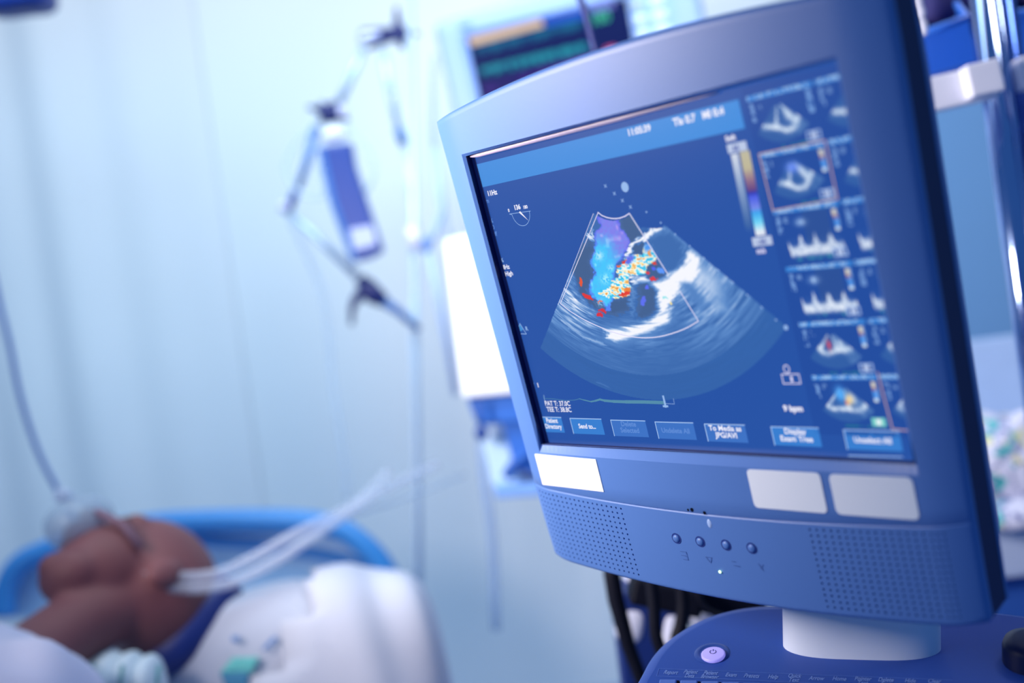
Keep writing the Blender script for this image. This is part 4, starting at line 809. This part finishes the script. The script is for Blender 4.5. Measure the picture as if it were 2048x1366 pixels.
def star(ctr, spikes, r, nm='star_clamp'):
    g = MB(); c = np.asarray(ctr); g.ell(c, (r, r * .8, r), None, 14, 10)
    for (x, y, rr) in spikes:
        e = at(x, y, Z); g.tube([c, c + (e - c) * .6, e], [r * .62, rr * 1.3, rr * .6], 10)
    return g.build(nm, navy, ia)
star(at(797, 66, Z), [(793, 14, .005), (838, 68, .005), (806, 98, .006), (722, 62, .006), (735, 96, .006)], .017)
MB().tube([at(716, 76, Z - .01), at(760, 70, Z - .01)], .0095, 14).build('clamp_barrel', mat('barrel', (200, 205, 245), rough=.25, metal=.3), ia)
MB().tube([at(728, 95, Z), at(678, 208, Z)], .0078, 12).build('arm_tube', steel, ia)
MB().tube([at(765, 100, Z), at(778, 170, Z), at(801, 275, Z)], [.009, .0085, .006], 12).build('arm_tube', steel, ia)
MB().tube([at(797, 258, Z), at(807, 288, Z)], .009, 12).build('joint', mat('teal_joint', (40, 96, 160), rough=.4), ia)
MB().tube([at(807, 290, Z), at(822, 400, Z), at(838, 480, Z)], [.004, .004, .004], 10).build('arm_tube', steel, ia)
star(at(660, 226, Z - .02), [(616, 214, .005), (642, 206, .006), (696, 240, .006), (668, 205, .008), (630, 250, .005)], .019)
MB().ell(at(685, 222, Z - .05), (.009, .009, .012), None, 12, 8).build('joint_cap', mat('cap', (200, 200, 235), rough=.3), ia)
MB().tube([at(632, 255, Z), at(612, 330, Z), at(596, 378, Z)], [.011, .008, .006], 12).build('arm_tube', mat('arm_blue', (104, 138, 196), rough=.4, metal=.3), ia)
MB().tube([at(594, 378, Z), at(577, 418, Z)], [.007, .009], 12).build('elbow', mat('elbow_navy', (36, 66, 150), rough=.4), ia)
MB().ell(at(568, 414, Z - .01), (.011, .011, .011), None, 14, 10).build('elbow_cap', mat('cap', (200, 200, 235), rough=.3), ia)
MB().tube([at(578, 424, Z), at(640, 480, Z), at(715, 552, Z)], [.0062, .0075, .0085], 12).build('arm_tube', steel, ia)
yc = thing('tube_clamp', at(735, 620, Z - .03), 'navy forked tube clamp at the lower end of the arm', 'clamp')
MB().tube([at(720, 556, Z - .02), at(734, 575, Z - .02), at(748, 590, Z - .02), at(768, 602, Z - .02)], [.011, .019, .019, .013], 12).build('clamp_body', navy, yc)
MB().tube([at(728, 580, Z - .02), at(710, 602, Z - .02), at(704, 618, Z - .02), at(703, 650, Z - .02)], [.012, .009, .006, .004], 10).build('clamp_leg', navy, yc)
MB().tube([at(760, 598, Z - .02), at(800, 625, Z - .02), at(838, 660, Z - .02)], [.011, .0075, .006], 10).build('clamp_leg', mat('teal_leg', (24, 80, 150), rough=.45), yc)
# blue handset hanging on the arm
hs = thing('handset', at(700, 520, Z - .06), 'long blue hanging handset with pale label, below the upper clamp', 'handset')
q = [at(642, 292, Z - .07), at(702, 284, Z - .07), at(709, 330, Z - .07), at(766, 502, Z - .07), at(742, 516, Z - .07), at(712, 524, Z - .07), at(668, 400, Z - .07)]
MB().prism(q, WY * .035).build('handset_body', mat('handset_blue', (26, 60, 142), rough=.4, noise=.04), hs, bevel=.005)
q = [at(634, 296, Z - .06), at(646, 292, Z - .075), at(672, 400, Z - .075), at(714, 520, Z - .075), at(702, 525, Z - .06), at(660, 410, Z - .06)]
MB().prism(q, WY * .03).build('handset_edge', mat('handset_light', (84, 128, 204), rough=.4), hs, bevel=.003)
q = [at(698, 458, Z - .073), at(744, 450, Z - .073), at(754, 488, Z - .073), at(708, 500, Z - .073)]; MB().prism(q, WY * .002).build('handset_label', mat('handset_tag', (176, 184, 222), rough=.4), hs)
MB().ell(at(668, 268, Z - .05), (.024, .014, .014), None, 16, 10).build('hanger', mat('hanger_white', (224, 226, 246), rough=.4), hs)
# second connector on the pole
cn2 = thing('pole_connector', at(838, 500, Z - .02), 'pinkish white connector with dark joint on the infusion pole', 'connector')
MB().tube([at(822, 455, Z - .02), at(834, 495, Z - .02)], .011, 12).build('connector_body', mat('pink_white', (226, 224, 246), rough=.4), cn2)
MB().ell(at(852, 490, Z - .02), (.010, .010, .016), None, 12, 8).build('connector_joint', mat('joint_blue', (88, 128, 196), rough=.4), cn2)
MB().tube([at(855, 490, Z - .02), at(872, 460, Z - .02), at(884, 420, Z - .02), at(870, 300, Z - .02)], .008, 12).build('connector_arm', mat('pale_arm', (160, 184, 226), rough=.4), cn2)
MB().tube([at(858, 505, Z - .02), at(878, 600, Z - .02), at(912, 790, Z - .02)], [.008, .0075, .006], 12).build('connector_arm', mat('pale_arm', (160, 184, 226), rough=.4), cn2)
# tubes and cables
clear = mat('clear_tube', (196, 216, 238), rough=.2, noise=.02, alpha=.45); clear2 = mat('clear_hose', (214, 222, 244), rough=.25, noise=.02, alpha=.34)
def hose(name, pts, z, r, m, lab, cat='tube', grp=None):
    zz = z if hasattr(z, '__len__') else [z] * len(pts)
    o = MB().tube(spline([at(x, y, k) for (x, y), k in zip(pts, zz)], 8), r, 10).build(name, m); tag(o, lab, cat, grp); return o
hose('drip_tube', [(575, 425), (605, 490), (640, 570), (655, 650), (665, 760), (685, 900), (695, 1000)], 2.05, .0052, clear, 'clear tube falling from the elbow of the support arm')
hose('coiled_tube', [(640, 240), (590, 290), (572, 340), (600, 385), (650, 390), (640, 330)], 1.97, .004, clear, 'clear tube coiled on the left of the blue handset')
hose('coiled_tube', [(690, 250), (730, 290), (750, 340), (728, 385), (700, 375)], 1.97, .004, clear, 'clear tube looped on the right of the blue handset')
hose('drip_tube', [(870, 110), (866, 200), (870, 300), (888, 420), (900, 480)], 2.1, .006, clear, 'clear tube hanging behind the left edge of the bedside monitor')
hose('drip_tube', [(835, 490), (822, 620), (826, 800), (832, 1000), (830, 1190)], 1.98, .004, clear, 'clear tube running straight down the infusion pole')
hose('drip_tube', [(962, 880), (968, 960), (985, 1080), (992, 1260)], 1.8, .008, mat('pale_tube', (150, 180, 226), rough=.4, alpha=.4), 'pale tube hanging below the white bedside device')
hose('call_cable', [(-30, 480), (0, 610), (20, 690), (40, 790), (75, 900), (120, 990), (152, 1050)], [1.7] * 7, .0044, mat('slate_cable', (98, 124, 186), rough=.5), 'slate blue cable hanging at the left down to the patient', 'cable')
hose('breathing_hose', [(190, 1112), (300, 1150), (420, 1150), (500, 1118), (590, 1068), (660, 1035), (720, 1000), (775, 945)], [1.38, 1.37, 1.4, 1.42, 1.45, 1.5, 1.6, 1.8], .0075, clear2, 'upper milky breathing hose rising from the patient over the headboard', 'hose', 'breathing hoses')
hose('breathing_hose', [(195, 1125), (310, 1172), (440, 1172), (530, 1135), (620, 1078), (690, 1030), (760, 985), (870, 930)], [1.38, 1.37, 1.4, 1.42, 1.46, 1.52, 1.62, 1.85], .0075, clear2, 'lower milky breathing hose rising from the patient over the headboard', 'hose', 'breathing hoses')
hose('thin_line', [(420, 1180), (560, 1110), (700, 1035), (800, 1000), (930, 950)], [1.4, 1.45, 1.55, 1.7, 1.9], .0028, clear, 'thin clear line running above the hoses to the right')
hose('sensor_cable', [(-20, 1352), (30, 1352), (70, 1362), (110, 1385)], 1.25, .005, mat('dark_teal_cable', (28, 44, 84), rough=.5), 'dark cable lying over the patient at the bottom left corner', 'cable')
# exam lamp corner, top left
lp = thing('exam_lamp', at(40, -20, 1.9), 'dark blue corner of an exam lamp at the top left', 'lamp')
lm = mat('lamp_housing', (24, 54, 140), rough=.45, noise=.25, scale=25)
MB().ell(at(20, -12, 1.9), (.055, .05, .038), None, 24, 16, .6).build('lamp_head', lm, lp); MB().ell(at(68, -8, 1.9), (.034, .05, .03), None, 24, 16, .7).build('lamp_shade', lm, lp)
MB().tube([at(30, -30, 1.9), at(30, -300, 1.9)], .012, 12).build('lamp_arm', lm, lp)

# housing of the added, unseen lamp that lights the monitor from the left
xl = thing('added_lamp', EXL - dirw((0, 0, 0)), 'added white square lamp left of the view, aimed past the monitor', 'lamp')
xd = (EXT - EXL) / np.linalg.norm(EXT - EXL); xu = WZ - xd * (WZ @ xd); xu /= np.linalg.norm(xu); xs = np.cross(xd, xu)
MB().box(EXL - xd * .035, (.18, .18, .028), (xs, xu, xd)).build('lamp_head', mat('lamp_white', (215, 222, 235), rough=.4), xl, bevel=.012, seg=3)
MB().tube([EXL - xd * .06, EXL - xd * .16, EXL - xd * .18 + WZ * 1.45], .014, 12).build('lamp_arm', steel, xl)
# ================================================================== BED
bed = thing('hospital_bed', at(430, 1366, 1.6) * (1, 1, 0), 'hospital bed with arched blue headboard and white mattress', 'bed')
Zh = 1.92
hbm = mat('headboard_blue', (52, 132, 205), rough=.4, noise=.03, scale=8)
arch = [(8, 1230), (15, 1170), (45, 1125), (110, 1096), (200, 1068), (300, 1050), (400, 1043), (500, 1041), (600, 1043), (670, 1055), (715, 1080), (755, 1118), (785, 1165), (812, 1205), (840, 1260)]
MB().tube(spline([at(x, y, Zh) for x, y in arch], 6), .021, 14).build('headboard_rim', hbm, bed)
inner_ = [(380, 1075), (450, 1082), (540, 1088), (600, 1100), (650, 1108), (700, 1120), (740, 1140)]
MB().tube(spline([at(x, y, Zh + .03) for x, y in inner_], 6), .016, 14).build('headboard_rail', hbm, bed)
pan = [at(x, y + 4, Zh + .02) for x, y in arch]; MB().prism(pan, WY * .012).build('headboard_panel', mat('headboard_inset', (168, 200, 232), rough=.4), bed)
hz_ = at(430, 1235, 1.6)[2]
bx_, by_ = at(430, 1366, 1.35)[0], 1.0
MB().box((bx_ - .20, .86, .38), (.34, 1.0, .07)).build('mattress', mat('mattress_cover', (205, 214, 236), rough=.6), bed, bevel=.03, seg=3)
MB().box((bx_ - .20, .86, .28), (.36, 1.03, .03)).build('bed_frame', mat('frame_white', (196, 206, 226), rough=.4), bed, bevel=.01)
for sx in (-.32, .32):
    for yy in (-.1, 1.8): MB().tube([(bx_ - .20 + sx, yy, .26), (bx_ - .20 + sx, yy, .02)], .02, 12).build('leg', steel, bed)
# pillow with marks and a draped sheet
PC = at(600, 1368, 1.50); pax = (dirw((.98, -.12, .1)), dirw((-.05, .2, .97)), dirw((.1, .97, -.2)))
pax = [np.asarray(a) for a in pax]; pax[1] = pax[1] - pax[0] * (pax[1] @ pax[0]); pax[1] /= np.linalg.norm(pax[1]); pax[2] = np.cross(pax[0], pax[1])
pr_ = (.195, .13, .145)
def pill(scale, seed, amp, cut=None, name='pillow', m=None):
    g = MB().ell(PC, tuple(x * scale for x in pr_), pax, 72, 40, .62); v = np.array(g.v); d = v - PC
    l = d @ np.array(pax).T; ang = np.arctan2(l[:, 2], l[:, 0])
    f = vn(l[:, 0] * 18 + 40 + l[:, 2] * 8, l[:, 1] * 10 + 40, seed) - .5
    if cut is not None: f = f * .8 + .55 * np.sin(l[:, 0] * 75 + l[:, 2] * 14 + 1.5 * f) * np.clip(l[:, 0] * 6, 0, 1)
    dn = d / (np.linalg.norm(d, axis=1, keepdims=True) + 1e-9); v = v + dn * (f * amp)[:, None]; g.v = [tuple(x) for x in v]
    if cut is not None:
        cam_l = (v - CAMPOS) @ RW; X = CX + F * cam_l[:, 0] / cam_l[:, 2]; Y = CY + F * cam_l[:, 1] / cam_l[:, 2]
        keepv = (X - (615 + (1150 - Y) * .62)) > 0
        fs, sm = [], []
        for f_, s_ in zip(g.f, g.sm):
            if all(keepv[i] for i in f_): fs.append(f_); sm.append(s_)
        used = sorted({i for f_ in fs for i in f_}); mp = {k: i for i, k in enumerate(used)}
        g.v = [g.v[i] for i in used]; g.f = [tuple(mp[i] for i in f_) for f_ in fs]; g.sm = sm
    return g
linen = mat('pillow_linen', (182, 188, 208), rough=.8, noise=.04, scale=12)
pil = thing('pillow', PC - WZ * .12, 'grey-white pillow with green stamp under the patient head', 'pillow')
pill(1.0, 60, .012).build('pillow_body', linen, pil)
def on_pillow(px, py, lift=.004):
    ray = at(px, py, 1.0) - CAMPOS; A = np.array(pax); o_ = (A @ (CAMPOS - PC)) / pr_; r_ = (A @ ray) / pr_; best = None
    for t in np.linspace(1.15, 1.8, 500):
        q = np.abs(o_ + r_ * t); p_ = 2 / .62
        if ((q[0] ** p_ + q[1] ** p_) + q[2] ** p_) < 1.0: best = t; break
    return CAMPOS + ray * ((best or 1.5) - lift)
def patch(name, pts, m, parent, lift=.010):
    g = MB(); P4 = [np.array(p, float) for p in pts]
    g.grid(lambda a, b: on_pillow(*((P4[0] * (1 - a) + P4[1] * a) * (1 - b) + (P4[3] * (1 - a) + P4[2] * a) * b), lift), 8, 6); return g.build(name, m, parent, solid=.001)
patch('printed_stamp', [(466, 1315), (520, 1314), (505, 1345), (440, 1346)], mat('green_print', (100, 190, 190), rough=.7, noise=.1), pil)
patch('printed_stamp', [(440, 1346), (500, 1346), (492, 1380), (452, 1375)], mat('green_print2', (60, 130, 170), rough=.7, noise=.1), pil)
patch('printed_dot', [(464, 1272), (478, 1272), (478, 1284), (464, 1284)], mat('blue_print', (90, 130, 190), rough=.7), pil)
patch('printed_mark', [(548, 1272), (556, 1276), (530, 1302), (524, 1298)], mat('blue_print', (90, 130, 190), rough=.7), pil)
sh = pill(1.06, 64, .013, cut=1).build('draped_sheet', mat('sheet_white', (192, 197, 216), rough=.8, noise=.02), solid=.003); tag(sh, 'bright white sheet draped in folds over the right of the pillow', 'sheet')
hr = MB().tube(spline([at(x, y, z) for x, y, z in ((455, 1165, 1.47), (430, 1200, 1.45), (395, 1245, 1.42), (350, 1295, 1.40), (290, 1335, 1.40))], 6), [.008] + [.03] * 20 + [.03] * 4, 14).build('navy_roll', mat('roll_navy', (22, 44, 120), rough=.5)); tag(hr, 'navy blue roll between the patient head and pillow', 'head support')  # navy tube laid between head and pillow
# ================================================================== PATIENT
skin = mat('skin', (118, 68, 74), rough=.6, noise=.2, scale=14)
pt_ = thing('person', at(60, 1500, 1.3), 'bald patient lying in bed with head on the pillow, wearing a white gown', 'person')
HC = at(272, 1168, 1.42)
Cr = dirw((.48, -.05, .87)); Cr /= np.linalg.norm(Cr)                       # towards the crown
Fa = dirw((-.50, -.85, .10)); Fa -= Cr * (Fa @ Cr); Fa /= np.linalg.norm(Fa)  # towards the face
Si = np.cross(Cr, Fa); Si *= -1 if Si @ (CAMPOS - HC) < 0 else 1             # ear side towards us
def H(a, b, c=0): return HC + Cr * a + Fa * b + Si * c
TA = Cr * (1, 1, 0); TA /= np.linalg.norm(TA); TS = np.cross(TA, WZ); TO = H(-.16, -.06)
def B(a, b, c=0): return TO + TA * a + WZ * b + TS * c                        # torso frame: head end, up, side
hbod = MB(); axh = (Cr, Fa, Si)
hbod.ell(H(.022, -.012), (.092, .096, .078), axh, 40, 24)                      # cranium
hbod.ell(H(-.035, .030), (.070, .060, .062), axh, 30, 18)                    # face
hbod.ell(H(-.088, .035), (.036, .036, .045), axh, 24, 14)                    # jaw
hbod.ell(H(-.106, .052), (.018, .018, .022), axh, 16, 10)                      # chin
hbod.ell(H(.012, .072), (.020, .018, .050), axh, 20, 12)                        # brow
hbod.tube([H(.000, .082), H(-.020, .100), H(-.038, .108)], [.008, .011, .015], 10)   # nose
hbod.ell(H(-.058, .086), (.013, .013, .028), axh, 16, 10)                      # lips
for s in (-1, 1):
    hbod.ell(H(-.020, .066, .036 * s), (.017, .016, .018), axh, 14, 10)        # cheek
    hbod.ell(H(-.018, -.014, .078 * s), (.030, .018, .009), (dirw(Cr @ RW) if False else Cr, Fa, Si), 18, 12)   # ear
hbod.tube([H(-.05, -.02), H(-.11, -.03), H(-.16, -.045), B(-.08, -.02)], [.048, .044, .046, .07], 22)   # neck
hbod.ell(B(-.10, -.03), (.10, .075, .20), (TA, WZ, TS), 30, 18); hbod.ell(B(-.28, -.04), (.24, .085, .19), (TA, WZ, TS), 30, 18)
for s in (-1, 1): hbod.tube([B(-.08, -.04, .17 * s), B(-.2, -.05, .22 * s), B(-.35, -.06, .23 * s)], [.055, .048, .042], 16)
body = hbod.build('body', skin, pt_)
r_ = body.modifiers.new('remesh', 'REMESH'); r_.mode = 'VOXEL'; r_.voxel_size = .005; r_.use_smooth_shade = True
q_ = body.modifiers.new('smooth', 'SMOOTH'); q_.iterations = 6
for s in (-1, 1): MB().tube([H(-.004, .079, .020 * s), H(-.008, .083, .031 * s), H(-.006, .078, .043 * s)], .0028, 8).build('eyelid', mat('lid', (110, 66, 62), rough=.6), pt_)
MB().tube([H(-.058, .097, -.018), H(-.059, .100, 0), H(-.058, .097, .018)], .003, 8).build('mouth', mat('lip', (120, 60, 66), rough=.5), pt_)
gw = mat('gown_white', (208, 208, 232), rough=.85, noise=.04, scale=10)
gg = MB().ell(B(-.24, -.015), (.24, .11, .235), (TA, WZ, TS), 60, 32, .85); v = np.array(gg.v); l = (v - TO) @ np.array([TA, WZ, TS]).T
f = vn(l[:, 0] * 20 + 50, l[:, 2] * 14 + 50, 70) - .5; v = v + np.outer(f * .03, WZ); gg.v = [tuple(x) for x in v]
gg.build('gown', gw, pt_)
# folded towel with green stripes at the neck
tw = thing('striped_towel', at(225, 1366, 1.30), 'white towel with green stripes tucked below the chin', 'towel')
for k, (x, w2) in enumerate(((178, .022), (222, .026), (262, .022), (300, .02))):
    MB().ell(at(x, 1372 - 6 * (k in (1, 2)), 1.30), (w2 * .75, .04, .036), (dirw((.97, -.2, 0)), WY, dirw((.2, .97, 0))), 24, 14, .8).build('fold', mat('towel_white', (206, 220, 232), rough=.9, noise=.04), tw)
for x in (186, 245, 318):
    MB().tube([at(x, 1330, 1.262), at(x - 8, 1400, 1.255)], .0028, 8).build('stripe', mat('towel_green', (90, 150, 160), rough=.9), tw)
# oxygen mask over nose and mouth
mk = thing('breathing_mask', H(-.05, .11), 'milky breathing mask over the nose and mouth of the patient', 'mask')
MB().ell(H(-.045, .100), (.046, .034, .038), axh, 30, 18, .9).build('mask_shell', mat('mask_plastic', (176, 196, 220), rough=.3, alpha=.55), mk)
MB().tube([H(-.045, .125), H(-.05, .140), H(-.06, .146)], .010, 12).build('mask_port', mat('mask_port', (190, 205, 232), rough=.3, alpha=.8), mk)
MB().tube([H(-.045, .10, .036), H(-.035, .07, .060), H(-.03, .03, .070)], .005, 8).build('strap', mat('strap_pink', (120, 92, 112), rough=.7), mk)

for o in list(bpy.data.objects):
    if '_o' in o: del o['_o']
